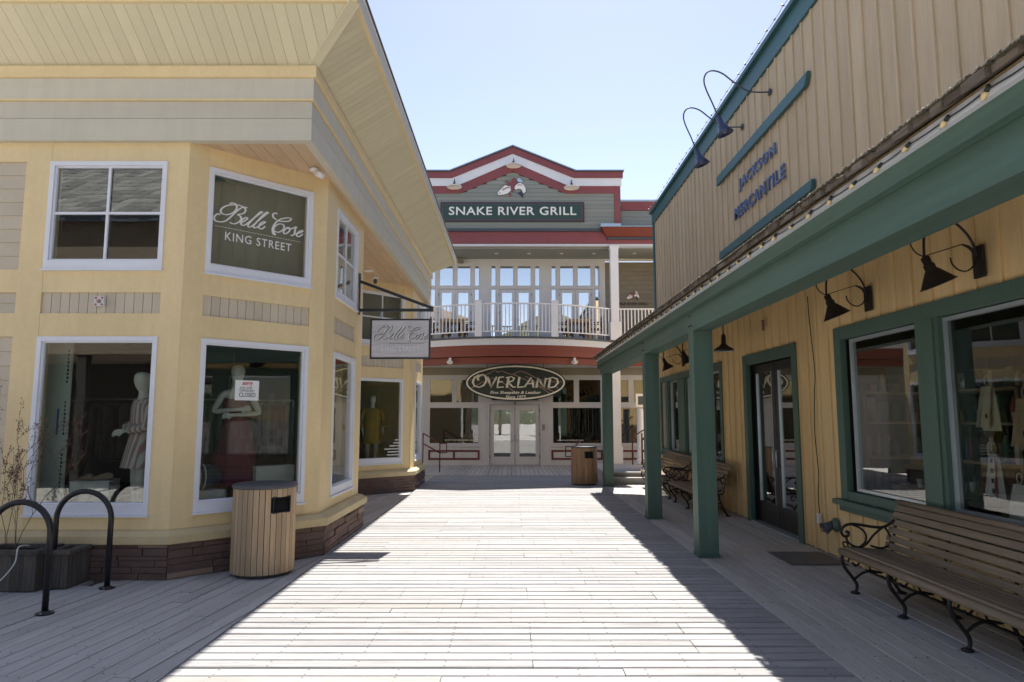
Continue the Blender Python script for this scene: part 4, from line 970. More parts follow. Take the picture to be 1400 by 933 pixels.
# ---- OVERLAND oval
o = empty('oval_sign', (.1, 23.6, 2.93), 'dark green oval sign reading OVERLAND hanging over the white doors', 'sign')
FO = F((.1, 24.3), (1, 0)); EW, EH = 1.80, .652
def ell(kx, n=56): return [(EW * kx * math.cos(2 * math.pi * i / n) , (EH - EW * (1 - kx)) * math.sin(2 * math.pi * i / n) + 2.93) for i in range(n)]
def disc(kx, d0, d1, nm, mt): MB().prism([FO.p(a, z, d0) for a, z in ell(kx)], [FO.p(a, z, d1) for a, z in ell(kx)]).build(nm, M[mt], o)
disc(1.0, -.06, 0, 'board', 'oval'); disc(.975, .001, .012, 'border', 'cream'); disc(.945, .013, .020, 'panel', 'oval')
mo = lambda x, y: FO.p(-1.79 + (x - 55) / 1285 * 3.58, 3.58 - (y - 80) / 465 * 1.3, .026)
strokes('mountain_line', [[(110, 280), (200, 250), (330, 210), (400, 172), (430, 162), (460, 165), (470, 185), (490, 172), (530, 165), (600, 195), (670, 210), (740, 240), (900, 310), (1060, 400), (1140, 455)], [(670, 205), (740, 172), (800, 175), (900, 222), (980, 262), (1090, 288), (1180, 300), (1290, 300)], [(820, 230), (930, 290), (1000, 350), (1190, 428)], [(330, 320), (400, 250), (480, 290), (560, 330), (680, 430)], [(135, 383), (200, 350), (300, 290)]], mo, .011, M['rose'], o, k=2, n=5)
mo2 = lambda x, y: FO.p(-1.79 + (x - 55) / 1285 * 3.58, 3.58 - (y - 80) / 465 * 1.3, .034)
strokes('lettering', [[(225, 285), (213, 258), (238, 222), (280, 208), (318, 235), (326, 290), (292, 348), (232, 372), (172, 352), (152, 305), (175, 248), (232, 214)],
    [(338, 238), (362, 300), (380, 376), (458, 238)], [(548, 240), (488, 246), (475, 310), (464, 372), (548, 368)], [(470, 305), (535, 302)],
    [(612, 240), (600, 300), (585, 378)], [(572, 252), (640, 235), (682, 258), (660, 290), (605, 308), (640, 345), (665, 370), (698, 366)],
    [(748, 240), (735, 310), (725, 372), (802, 366)], [(812, 368), (900, 246), (915, 310), (925, 376)], [(835, 328), (935, 324)], [(962, 378), (985, 252), (1020, 310), (1058, 376), (1085, 252)],
    [(1140, 262), (1115, 378)], [(1092, 268), (1170, 245), (1228, 268), (1238, 315), (1195, 365), (1115, 380)], [(1222, 374), (1228, 372)]], mo2, .034, M['cream'], o, k=1, n=6)
text_words('lettering', 'Fine Sheepskin & Leather', FO, -.90, .90, 2.50, 2.635, .021, .035, M['cream'], o, shear=.25, bold=.018)
text_words('lettering', 'Since 1973', FO, -.36, .36, 2.365, 2.48, .021, .035, M['cream'], o, shear=.25, bold=.018)
for x in (-.9, 1.1): MB().tube([(x, 24.33, 3.45), (x, 24.33, 3.67)], .01, 6).build('hanger', M['black'], o)
# window lettering
text('window_lettering', 'WWW.OVERLAND.COM', FK, -2.45, -1.35, .86, .92, -.036, -.034, M['cream'], BB); text('window_lettering', 'www.overland.com', FK, 1.60, 2.55, .86, .92, -.036, -.034, M['cream'], BB)
# ---- speaker under the soffit
tag(MB().box(-2.08, -1.88, 25.3, 25.5, 7.52, 7.69).box(-2.02, -1.94, 25.38, 25.46, 7.69, 7.73).build('speaker', M['brown']), 'small dark box speaker under the balcony soffit', 'speaker')
# ---- balcony furniture
def chair_b(x, y, rz, lab):
    o = empty('balcony_chair', (x, y, 4.40), lab, 'chair', 'chairs on the curved balcony', world=False, rz=rz)
    MB().box(-.23, .23, -.23, .23, .41, .45).build('seat', M['benchw'], o)
    for sx in (-.2, .2):
        for sy in (-.2, .2): MB().box(sx - .015, sx + .015, sy - .015, sy + .015, 0, .41 if sy < 0 else .88).build('leg', M['black'], o)
    for k in range(7): MB().bar((-.17 + k * .057, .2, .46), (-.17 + k * .057, .22, .86), .018, .012).build('back_slat', M['black'], o)
    MB().box(-.22, .22, .19, .22, .84, .90).build('top_rail', M['black'], o)
    MB().box(-.24, -.2, -.2, .2, .62, .65).box(.2, .24, -.2, .2, .62, .65).build('armrest', M['black'], o)
def table_b(x, y, lab):
    o = empty('balcony_table', (x, y, 4.40), lab, 'table', 'tables on the curved balcony', world=False)
    m = MB()
    for k in range(6): MB().box(-.45, .45, -.42 + k * .14, -.29 + k * .14, .71, .745).build('top_board', M['canw'], o)
    MB().box(-.42, .42, -.38, .38, .64, .705).build('apron', M['canw'], o)
    for sx in (-.38, .38):
        for sy in (-.33, .33): MB().box(sx - .03, sx + .03, sy - .03, sy + .03, 0, .64).build('leg', M['canw'], o)
table_b(-2.15, 24.2, 'brown wooden table behind the left balcony railing'); table_b(2.35, 24.2, 'brown wooden table behind the right balcony railing')
for x, y, rz, lab in ((-2.75, 24.3, 1.5, 'black chair at the left end of the left balcony table'), (-1.50, 24.1, -1.4, 'black slatted chair between the left table and the railing post'), (-2.15, 24.85, 0.05, 'black chair behind the left balcony table'),
                      (1.72, 24.2, 1.45, 'black slatted chair beside the right railing post'), (3.0, 24.2, -1.5, 'black chair right of the right balcony table'), (2.4, 24.85, 0, 'black chair behind the right balcony table')): chair_b(x, y, rz, lab)
# ---- landing and steps
lg = empty('entry_steps', (3.6, 18, 0), 'two weathered wooden steps up to a landing beside the farthest post', 'steps')
MB().box(2.395, 3.93, 17.70, 21.2, .0, .14).box(2.395, 3.93, 18.01, 21.2, .14, .255).build('riser_box', M['deckp'], lg)
y = 17.69
MB().box(2.38, 3.94, 17.66, 17.80, .142, .172).build('tread', M['deckp'], lg); MB().box(2.38, 3.94, 17.803, 17.965, .142, .172).build('tread', M['deckp'], lg)
y = 17.965
while y < 21.1: link('tread', plank_mesh(1.56, .14), M['deckp'], lg, loc=(3.16, y + .07, .293)); y += .1475
# ---- red handrails
def handrail(lab, pts_list, r=.02):
    o = empty('handrail', tuple(pts_list[0][0]), lab, 'handrail', 'red pipe handrails at the entrance')
    for i, (nm, q) in enumerate(pts_list[1:] if False else []): pass
    for q in pts_list: MB().tube(q, r, 8).build('pipe', M['redd'], o)
Y = 21.6
handrail('red pipe handrail beside the bay of the yellow shop', [[(-2.28, Y, 0), (-2.28, Y, .89), (-2.81, Y, 1.21)], [(-2.28, Y, .60), (-2.81, Y, .89)], [(-2.28, Y, .89), (-2.07, Y, .89), (-2.07, Y, .60), (-2.28, Y, .60)], [(-2.81, Y, -.0), (-2.81, Y, 1.21)]])
Y = 19.6
handrail('red pipe handrail beside the far litter bin', [[(1.75, Y, .0), (1.75, Y, .88)], [(1.75, Y, .88), (1.50, Y, .88), (1.50, Y, .60), (1.75, Y, .60)], [(1.75, Y, .88), (1.95, Y + .3, 1.02)]])
Y = 20.8
handrail('red pipe handrail on the landing', [spline([(3.61, Y, .29), (3.61, Y, .90), (3.66, Y, 1.08), (3.78, Y + .1, 1.2), (4.6, Y + .7, 1.62)], 5), [(3.90, Y, .29), (3.90, Y, 1.23)]], .022)
handrail('red stair rail seen between the posts and the ochre wall', [[(4.05, 21.6, 1.0), (4.9, 21.6, 1.75)], [(4.05, 21.6, .0), (4.05, 21.6, 1.02)], [(4.25, 21.6, 0), (4.25, 21.6, 1.2)], [(4.05, 21.6, .62), (4.9, 21.6, 1.37)]], .03)
# white round bollard-column with a notice on it
o = empty('notice_post', (4.35, 23.4, .0), 'white round post carrying a small white notice with a dark panel', 'notice', world=False)
MB().lathe([(.17, 0), (.17, .28), (.13, .32), (.12, 1.95), (.14, 2.0), (0, 2.02)], n=20).build('post', M['white'], o)
MB().box(-.17, .17, -.16, -.12, 2.05, 2.5).build('notice_board', M['letw'], o); MB().box(-.10, .13, -.166, -.161, 2.13, 2.42).build('dark_panel', M['slate'], o)
# ================================================================= STREET FURNITURE
def bench(loc, L, frames, label):
    """seat front at local y=0, back towards -y; rotated so the back faces the ochre wall"""
    o = empty('park_bench', loc, label, 'bench', 'slatted iron benches on the porch', world=False, rz=R(90))
    P = lambda l, d, z: (l, -d, z)
    seatp = [(.015, .395), (.075, .428), (.15, .425), (.225, .418), (.30, .410), (.375, .404), (.44, .405)]
    for i, (d, z) in enumerate(seatp):
        if i == 0: MB().tube([P(0, d + .02, z - .005), P(L, d + .02, z - .005)], .034, 10).build('front_slat', M['benchw'], o)
        else: link('seat_slat', plank_mesh(L, .062, .022, .006), M['benchw'], o, loc=P(L / 2, d + .01, z + .012), rot=(R(2), 0, 0))
    backp = [(.475, .455, 76), (.495, .53, 74), (.515, .605, 72), (.540, .68, 68), (.570, .75, 62), (.610, .815, 48)]
    for i, (d, z, an) in enumerate(backp):
        link('back_slat', plank_mesh(L, .062, .022, .006), M['benchw'], o, loc=P(L / 2, d, z), rot=(R(-an), 0, 0))
    MB().tube([P(0, .645, .862), P(L, .645, .862)], .028, 10).build('top_slat', M['benchw'], o)
    for l, arm in frames:
        f = MB(); T = lambda q, r=.014, k=5: f.tube(spline([P(l, a, b) for a, b in q], k), r, 7)
        T([(.03, .375), (.015, .33), (.035, .25), (.10, .16), (.145, .09), (.14, .03), (.12, .01)], .016)
        T([(.44, .385), (.43, .32), (.46, .22), (.50, .12), (.55, .04), (.575, .01)], .016)
        T([(.02, .375), (.12, .385), (.25, .378), (.40, .372), (.50, .385), (.525, .50), (.555, .63), (.605, .75), (.645, .815), (.67, .86)], .014)
        T([(.125, .135), (.20, .19), (.29, .215), (.38, .20), (.44, .23)], .012); T([(.07, .30), (.10, .345), (.16, .34), (.18, .29), (.14, .26), (.12, .29)], .009)
        T([(.29, .215), (.27, .29), (.33, .345), (.40, .33)], .010)
        for d in (.125, .578): f.lathe([(.042, .0), (.045, .012), (.02, .024)], c=P(l, d, .002), n=10)
        fr = f.build('iron_frame', M['iron'], o)
        if arm:
            g = MB(); G = lambda q, r=.012, k=5: g.tube(spline([P(l, a, b) for a, b in q], k), r, 7)
            G([(.545, .70), (.49, .655), (.42, .63), (.32, .635), (.20, .655), (.11, .66), (.045, .635), (.02, .585), (.045, .545), (.085, .55), (.09, .58), (.065, .59)], .014)
            G([(.065, .545), (.075, .50), (.115, .46), (.18, .44), (.26, .47), (.33, .55), (.39, .60), (.45, .64)], .011)
            G([(.13, .655), (.21, .62), (.26, .56), (.25, .49), (.20, .445)], .010); G([(.05, .44), (.03, .47), (.045, .49), (.075, .475), (.08, .445)], .008)
            G([(.30, .455), (.40, .43), (.48, .46), (.50, .53), (.47, .60), (.44, .635)], .010)
            g.build('armrest', M['iron'], fr)
    MB().bar(P(0, .30, .195), P(L, .30, .195), .03, .012).build('brace', M['iron'], o)
    return o
bench((3.20, 4.20, 0), 2.72, [(.06, True), (1.01, False), (1.84, False), (2.66, True)], 'long wooden slat bench with cast iron arms under the near shop window')
bench((3.14, 11.98, 0), 2.10, [(.06, True), (1.05, False), (2.04, True)], 'slatted iron bench between the two nearer posts, just past the black doors')
bench((3.16, 14.55, 0), 2.60, [(.06, True), (1.3, False), (2.54, True)], 'farthest slatted iron bench under the far shop window')
o = empty('door_mat', (3.55, 8.5, 0), 'dark grey rubber mat lying on the porch before the black doors', 'mat')
MB().box(3.22, 3.88, 8.12, 8.86, .006, .018).build('mat', M['cantop'], o)
def bin_(loc, rz, label, wm='canw'):
    o = empty('litter_bin', loc, label, 'litter bin', 'round cedar slat litter bins', world=False, rz=rz)
    rr = .315; n = 34; H = .93
    MB().lathe([(rr - .012, .05), (rr - .012, H - .002)], n=40).build('liner', M['dark'], o)

    MB().lathe([(rr - .03, .002), (rr - .03, .05)], n=36).build('base', M['cantop'], o)
    for k in range(n):
        a = 2 * math.pi * k / n; w2 = math.pi * rr / n * .93; ca, sa = math.cos(a), math.sin(a)
        def q(t, r, z): return (ca * r - sa * t, sa * r + ca * t, z)
        dev = abs((a - 1.5 * math.pi + math.pi) % (2 * math.pi) - math.pi)
        segs = [(.04, H)] if dev > .30 else [(.04, H - .25), (H - .085, H)]
        for z0, z1 in segs:
            MB().hexa([q(-w2, rr + .018, z0), q(w2, rr + .018, z0), q(w2, rr - .005, z0), q(-w2, rr - .005, z0), q(-w2, rr + .018, z1), q(w2, rr + .018, z1), q(w2, rr - .005, z1), q(-w2, rr - .005, z1)]).build('slat', M[wm], o)
    m = MB(); m.tube([(-.10, -rr - .008, H - .25), (.10, -rr - .008, H - .25), (.10, -rr - .008, H - .085), (-.10, -rr - .008, H - .085)], .010, 5, closed=True); m.build('opening_rim', M['black'], o)
    MB().lathe([(rr + .024, H + .001), (rr + .030, H + .01), (rr + .030, H + .035), (rr + .015, H + .045), (rr - .08, H + .045), (rr - .13, H + .03), (0, H + .03)], n=44).build('lid', M['cantop'], o)
    return o
bin_((-2.755, 7.74, 0), R(52), 'cedar slat litter bin in front of the yellow corner shop'); bin_((1.83, 17.72, 0), R(18), 'darker cedar slat litter bin by the farthest green post', 'canw2')
def rack(x0, x1, y, h, label):
    c = (x0 + x1) / 2; rd = (x1 - x0) / 2; o = empty('bike_rack', (c, y, 0), label, 'bike rack', 'black hoop bike racks', world=False)
    pts = [(-rd, 0, .0)] + [(-rd, 0, h - rd)] + [(-rd * math.cos(t), 0, h - rd + rd * math.sin(t)) for t in [math.pi * k / 16 for k in range(1, 16)]] + [(rd, 0, h - rd), (rd, 0, 0)]
    MB().tube(pts, .0265, 14).build('hoop', M['black'], o)
    for x in (-rd, rd):
        f = MB().lathe([(.072, .002), (.072, .012), (.035, .018), (.030, .03)], n=20, c=(x, 0, 0)).build('flange', M['black'], o)
        for a in range(3): MB().lathe([(.008, .012), (.008, .02)], n=6, c=(x + .054 * math.cos(a * 2.1 + .5), .054 * math.sin(a * 2.1 + .5), 0)).build('bolt', M['flash'], f)
rack(-4.62, -4.075, 6.17, .955, 'black steel hoop bike rack nearest the camera, cut by the left edge'); rack(-4.615, -4.06, 7.06, .955, 'black steel hoop bike rack closer to the stone base, right of the other')
def planter(x0, x1, y0, y1, h, label):
    o = empty('planter_box', ((x0 + x1) / 2, (y0 + y1) / 2, 0), label, 'planter')
    for ya, yb in ((y0, y0 + .025), (y1 - .025, y1)):
        k = max(3, round((x1 - x0) / .11))
        for i in range(k): MB().box(x0 + (x1 - x0) * i / k + .002, x0 + (x1 - x0) * (i + 1) / k - .002, ya, yb, .01, h - .04).build('side_board', M['planter'], o)
    for xa, xb in ((x0, x0 + .025), (x1 - .025, x1)):
        for i in range(3): MB().box(xa, xb, y0 + .027 + (y1 - y0 - .054) * i / 3 + .001, y0 + .027 + (y1 - y0 - .054) * (i + 1) / 3 - .001, .01, h - .042).build('side_board', M['planter'], o)
    m = MB(); e = .025; m.box(x0 - e, x1 + e, y0 - e, y0 + .05, h - .038, h).box(x0 - e, x1 + e, y1 - .05, y1 + .002, h - .038, h).box(x0 - e, x0 + .05, y0 + .052, y1 - .052, h - .038, h).box(x1 - .05, x1 + e, y0 + .052, y1 - .052, h - .038, h); m.build('rim', M['planter'], o)
    MB().box(x0 + .03, x1 - .03, y0 + .03, y1 - .03, .05, h - .07).build('soil', M['mortar'], o); return o
planter(-5.28, -4.68, 6.90, 7.28, .40, 'weathered wooden planter box with bare twigs at the left edge'); planter(-4.655, -4.44, 7.02, 7.38, .38, 'small weathered wooden planter box right of the twiggy one')
o = empty('bare_shrub', (-5.1, 7.1, .35), 'leafless twiggy shrub with small buds growing from the planter', 'shrub'); r = random.Random(5); bud = MB()
for k in range(9):
    b = Vector((-5.15 + r.uniform(-.1, .2), 7.08 + r.uniform(-.1, .1), .34)); d = Vector((r.uniform(-.3, .36), r.uniform(-.22, .1), 1)).normalized(); m = MB()
    def grow(p, d, ln, rad, dep):
        pts = [p]; q = p
        for s in range(5):
            d = (d + Vector((r.uniform(-.22, .22), r.uniform(-.22, .22), r.uniform(-.1, .14)))).normalized(); q = q + d * ln / 5; pts.append(q)
            if dep < 3 and s > 0 and r.random() < .75: grow(q, (d + Vector((r.uniform(-.8, .8), r.uniform(-.6, .6), r.uniform(-.2, .5)))).normalized(), ln * r.uniform(.3, .5), rad * .6, dep + 1)
            if dep > 0 and r.random() < .8:
                w_ = q + Vector((r.uniform(-.015, .015), r.uniform(-.015, .015), r.uniform(-.01, .015))); bud.lathe([(.001, -.006), (.0055, 0), (.001, .008)], c=w_, n=4, smooth=False)
        m.tube(pts, [rad * (1 - .13 * i) for i in range(len(pts))], 4, caps=False)
    grow(b, d, r.uniform(.65, 1.2), .0045, 0); m.build('branch', M['shingle'], o)
bud.build('buds', paint('bud', (.16, .07, .05), .8), o, kind='stuff')
o = empty('extension_cord', (-4.9, 6.8, 0), 'white extension cord draped over the planter rim onto the deck', 'cord')
MB().tube(spline([(-4.83, 7.0, .43), (-4.82, 6.84, .44), (-4.83, 6.82, .30), (-4.92, 6.80, .16), (-5.04, 6.78, .06), (-5.12, 6.74, .015), (-5.02, 6.68, .012), (-4.90, 6.66, .012), (-4.96, 6.76, .012), (-5.2, 6.72, .012), (-5.5, 6.75, .012)], 6), .007, 6).build('cord', M['plinth'], o)
MB().box(-5.06, -4.96, 6.62, 6.66, .003, .035).build('plug', M['plinth'], o)

# ---- hanging sign
BELLE = [[(120, 250), (100, 240), (72, 248), (48, 285), (62, 325), (125, 343), (195, 328), (255, 275), (320, 208), (370, 165), (415, 145), (468, 150)],
 [(235, 102), (268, 92), (305, 105), (326, 145), (315, 185), (275, 225), (210, 248), (150, 238), (124, 205), (142, 165), (200, 130), (290, 115), (370, 125), (425, 152), (442, 190), (415, 228), (340, 245)],
 [(340, 245), (378, 268), (388, 305), (358, 345), (300, 367), (245, 348)],
 [(388, 352), (438, 326), (470, 295), (452, 280), (415, 300), (390, 340), (398, 378), (432, 385), (470, 362)],
 [(470, 362), (555, 290), (635, 228), (667, 208), (642, 202), (585, 258), (515, 335), (480, 385), (500, 408), (540, 392)],
 [(540, 392), (635, 305), (715, 235), (745, 212), (720, 208), (660, 265), (590, 345), (553, 395), (572, 418), (618, 402)],
 [(618, 402), (668, 372), (708, 345), (695, 333), (655, 352), (626, 395), (638, 426), (672, 430), (712, 398)],
 [(870, 228), (852, 214), (825, 220), (811, 245), (828, 282), (868, 306)],
 [(885, 320), (960, 328), (1030, 325), (1072, 300), (1055, 280), (1000, 280), (925, 296), (862, 340), (822, 400), (815, 460), (830, 502), (862, 515)],
 [(862, 515), (835, 478), (832, 420), (872, 376), (930, 363), (972, 384), (972, 425), (938, 462), (890, 477), (845, 462)],
 [(1040, 425), (1000, 430), (972, 470), (985, 498), (1025, 488), (1058, 450), (1050, 418), (1020, 412), (1000, 432)], [(1055, 430), (1090, 425)],
 [(1090, 428), (1150, 402), (1140, 430), (1132, 470), (1125, 505), (1098, 524), (1074, 515)],
 [(1122, 500), (1190, 492), (1245, 468), (1238, 455), (1200, 466), (1165, 500), (1166, 530), (1198, 540), (1250, 505)]]
BELLE = [[(x, y - (380 + .196 * (x - 50))) for x, y in s] for s in BELLE]
hs = empty('hanging_shop_sign', (-2.4, 10.72, 3.4), 'grey driftwood sign reading Belle Cose King Street hanging from a black bracket', 'sign')
YS = 10.60; FS = F((0, YS), (1, 0))
m = MB(); m.box(-2.418, -2.40, YS - .03, YS + .03, 3.30, 3.96); bk = m.build('wall_plate', M['black'], hs)
MB().bar((-2.40, YS, 3.83), (-1.26, YS, 3.405), .035, .045).build('bracket_arm', M['black'], hs)
MB().bar((-2.40, YS, 3.375), (-1.25, YS, 3.375), .035, .045).build('bracket_arm', M['black'], hs)
MB().box(-1.31, -1.245, YS - .019, YS + .019, 3.352, 3.43).build('bracket_tip', M['black'], hs)
for z in (3.90, 3.335): MB().lathe([(.012, 0), (.012, .02)], c=(-2.40, YS, z), n=6, M=Matrix.Rotation(R(90), 3, 'Y')).build('bolt', M['flash'], hs)
sb = MB().fb(FS, -2.20, -1.31, 2.63, 3.21, -.012, .018).build('sign_board', M['signw'], hs)
for i in range(5):
    z = 2.635 + i * .115; MB().fb(FS, -2.198, -1.312, z, z + .112, .0185, .0235).build('board', M['signw'], sb)
m = MB(); e = .014; m.fb(FS, -2.225, -1.285, 3.212, 3.235, -.02, .028).fb(FS, -2.225, -1.285, 2.605, 2.628, -.02, .028).fb(FS, -2.225, -2.202, 2.63, 3.21, -.02, .028).fb(FS, -1.308, -1.285, 2.63, 3.21, -.02, .028); m.build('frame', M['black'], hs)
for x in (-2.06, -1.43):
    MB().tube([(x + .018 * math.cos(t), YS, 3.295 + .035 * math.sin(t)) for t in [2 * math.pi * k / 10 for k in range(10)]], .006, 6, closed=True).build('hook', M['flash'], hs)
    MB().tube([(x, YS, 3.20), (x, YS, 3.265)], .007, 6).tube([(x, YS, 3.325), (x, YS, 3.36)], .007, 6).build('hook_shank', M['flash'], hs)
strokes('lettering', BELLE, lambda x, y: FS.p(-2.17 + (x - 48) * .00070, 2.865 - y * .00083, .031), .0072, M['letw'], hs, n=5)
strokes('letter_shadow_edge', BELLE, lambda x, y: FS.p(-2.163 + (x - 48) * .00070, 2.858 - y * .00083, .026), .0078, M['slate'], hs, n=5)
text_words('lettering', 'KING STREET', FS, -2.05, -1.45, 2.725, 2.80, .024, .036, M['letw'], hs, spacing=1.15)
MB().fb(FS, -1.93, -1.38, 2.845, 2.849, .024, .028).build('underline', M['slate'], hs)
# ---- window lettering on the angled upper window and the closed notice
strokes('window_lettering', BELLE, lambda x, y: FB.p(.315 + (x - 48) / 1205 * 1.12, 3.93 - y * .00093, -.031), .0095, M['letw'], LB, n=6)
text_words('window_lettering', 'KING STREET', FB, .452, 1.282, 3.775, 3.875, -.032, -.029, M['letw'], LB, spacing=1.12)
for k in range(30): MB().fb(FB, .33 + k * .0362, .33 + k * .0362 + .026, 3.921, 3.926, -.032, -.030).build('window_lettering', M['letw'], LB)
o = empty('closed_notice', FB.p(.79, 2.0, -.03), 'white taped notice reading sorry we are temporarily closed on the angled shop window', 'notice')
MB().fb(FB, .652, .938, 1.90, 2.135, -.0335, -.031).build('paper', M['letw'], o)
text('lettering', 'sorry', FB, .735, .865, 2.065, 2.115, -.0305, -.0295, M['redink'], o, bold=.03, shear=.25)
text_words('lettering', 'WE ARE', FB, .71, .86, 2.035, 2.06, -.0305, -.0295, M['ink'], o, shear=.2); text('lettering', 'TEMPORARILY', FB, .70, .89, 2.0, 2.028, -.0305, -.0295, M['ink'], o)
text('lettering', 'CLOSED', FB, .70, .90, 1.94, 1.99, -.0305, -.0295, M['ink'], o, bold=.01)
r = random.Random(4)
for k, L in enumerate((.10, .15, .25, .36, .29, .29, .35)):
    z = 1.17 - k * .068; a = 1.53
    while a > 1.53 - L: w_ = r.uniform(.012, .03); MB().fb(FB2, a - w_, a, z, z + .026, -.032, -.030).build('window_lettering', M['letw'], LB); a -= w_ + .007
# ---- alarm, lamps and discs on the yellow shop
o = empty('alarm_strobe', (-4.6, 7.47, 3.0), 'small pink and white square alarm strobe on the slat panel', 'alarm')
MB().fb(FA, -.965, -.855, 2.925, 3.04, -.019, .025).build('housing', M['plinth'], o)
for a, z in ((-.955, 2.935), (-.955, 3.01), (-.885, 2.935), (-.885, 3.01)): MB().fb(FA, a, a + .02, z, z + .02, .0255, .03).build('marking', M['redink'], o)
MB().lathe([(.022, 0), (.018, .02), (0, .03)], c=FA.p(-.91, 2.982, .025), n=12, M=Matrix.Rotation(R(90), 3, 'X')).build('lens', M['rose'], o)
o = empty('security_light', (-2.50, 8.32, 4.82), 'white twin security light under the corner of the cornice', 'security light', world=False)
MB().lathe([(.06, 0), (.06, -.03), (.03, -.045)], n=14).build('base', M['letw'], o)
for s in (0, 1): MB().lathe([(.02, 0), (.035, .02), (.035, .12), (.03, .125)], c=(.03 * s, -.02 * s, -.05), n=12, M=Matrix.Rotation(R(115 + 20 * s), 3, 'Y') @ Matrix.Rotation(R(40 * s), 3, 'X')).build('head', M['letw'], o)
tag(MB().lathe([(.10, 4.825), (.10, 4.80), (.07, 4.79)], c=(-3.07, 14.3, 0), n=20).build('soffit_light', M['letw']), 'white round light flush in the salmon soffit past the first bay', 'ceiling light')
o = empty('soffit_camera', (-3.07, 15.0, 4.82), 'small dome camera with a dark bracket under the salmon soffit', 'camera')
MB().lathe([(.07, 4.825), (.07, 4.79), (.03, 4.77)], c=(-3.07, 15.0, 0), n=16).build('base', M['letw'], o); MB().lathe([(.03, 4.77), (.045, 4.73), (.04, 4.68), (0, 4.66)], c=(-3.07, 15.0, 0), n=14).build('dome', M['slate'], o)

# ================================================================= SHOP DISPLAYS
def skin(name, chains, mat, parent, sub=2):
    vs = []; es = []; rs = []; key = {}
    def vid(p, r_):
        k = tuple(round(c, 4) for c in p)
        if k not in key: key[k] = len(vs); vs.append(k); rs.append(r_)
        return key[k]
    for ch in chains:
        ids = [vid(q[:3], q[3]) for q in ch]; es += [(a, b) for a, b in zip(ids, ids[1:])]
    me = bpy.data.meshes.new(name); me.from_pydata(vs, es, []); o = bpy.data.objects.new(name, me); COL.objects.link(o)
    o.modifiers.new('skin', 'SKIN'); s = o.modifiers.new('sub', 'SUBSURF'); s.levels = sub; s.render_levels = sub
    for i, v in enumerate(me.skin_vertices[0].data): v.radius = (rs[i][0], rs[i][1]) if isinstance(rs[i], tuple) else (rs[i], rs[i]); v.use_root = (i == 0)
    dg = bpy.context.evaluated_depsgraph_get(); dg.update(); m2 = bpy.data.meshes.new_from_object(o.evaluated_get(dg)); bpy.data.objects.remove(o)
    for p in m2.polygons: p.use_smooth = True
    return link(name, m2, mat, parent)
def hand(wr, d, side):
    """palm and five fingers continuing from wrist wr in direction d"""
    wr = Vector(wr); d = Vector(d).normalized(); s = Vector(side).normalized(); pal = wr + d * .055; ch = [[(*wr, .022), (*pal, .026)]]
    for k, (off, ln) in enumerate(((-.026, .062), (-.009, .072), (.009, .068), (.026, .054))):
        a = pal + d * .03 + s * off; b = a + d * ln * .55; c = b + d * ln * .4 + Vector((0, 0, -.012)); ch.append([(*pal, .026), (*a, .010), (*b, .0085), (*c, .007)])
    t = wr + d * .03 - s * .03; ch.append([(*pal, .026), (*(wr + d * .045 - s * .03), .011), (*(wr + d * .075 - s * .045), .009)]); return ch
def mannequin(loc, rz, label, arms, cloth, mat, sleeves=None):
    o = empty('mannequin', loc, label, 'mannequin', world=False, rz=rz)
    ch = [[(0, 0, .93, (.15, .11)), (0, 0, 1.08, (.115, .085)), (0, 0, 1.25, (.14, .095)), (0, 0, 1.38, (.13, .08)), (0, .0, 1.46, (.055, .055)), (0, -.005, 1.53, (.042, .045)), (0, -.02, 1.59, (.070, .085)), (0, -.02, 1.67, (.098, .115)), (0, -.012, 1.765, (.072, .09))]]
    for s in (-1, 1):
        A_ = arms[0 if s < 0 else 1]; ch.append([(0, 0, 1.38, (.13, .08)), (s * .16, 0, 1.395, .05), (*A_[0], .036), (*A_[1], .022)])
        d = Vector(A_[1]) - Vector(A_[0]); ch += hand(A_[1], d, (0, 0, 1))
        ch.append([(0, 0, .93, (.15, .11)), (s * .09, 0, .86, .085), (s * .10, -.01, .48, .055), (s * .10, .01, .10, .035), (s * .10, -.10, .03, .03)])
    skin('body', ch, M['mann'], o)
    MB().lathe([(.19, 0), (.19, .012), (0, .014)], n=24, c=(0, 0, 0)).build('stand', M['flash'], o)
    m = MB(); n = 28; rows = []
    for (z, rx, ry, wv) in cloth:
        rows.append([(rx * math.cos(2 * math.pi * k / n) * (1 + wv * math.sin(k * 2.6 + z * 3)), ry * math.sin(2 * math.pi * k / n) * (1 + wv * math.cos(k * 1.9)), z) for k in range(n)])
    b = 0
    for rw in rows: m.v += rw
    for i in range(len(rows) - 1):
        for k in range(n): m.f.append([i * n + k, i * n + (k + 1) % n, (i + 1) * n + (k + 1) % n, (i + 1) * n + k]); m.sm.append(True)
    m.build('dress', mat, o)
    if sleeves:
        for s in (0, 1): A_ = arms[s]; sg = -1 if s == 0 else 1; MB().tube(spline([(sg * .13, 0, 1.40), (sg * .19, -.01, 1.37), A_[0], tuple(Vector(A_[0]).lerp(Vector(A_[1]), .8))], 4), [.06] * 6 + [.055] * 4 + [.05] * 3, 12).build('sleeve', mat, o)
    return o
stripe, nt_, bs_ = mat_new('striped_cloth'); wv = nt_.nodes.new('ShaderNodeTexWave'); wv.inputs['Scale'].default_value = 6; v_, _, _ = coords(nt_, (1, 0, 0), False); nt_.links.new(v_, wv.inputs[0])
nt_.links.new(mixc(nt_, ramp(nt_, wv.outputs[0], [(.3, 0.), (.5, .5), (.8, 1.)]), (.62, .60, .57), (.42, .22, .22)), bs_.inputs['Base Color']); bs_.inputs['Roughness'].default_value = .85
p_ = FB.p(.93, .60, -.62)
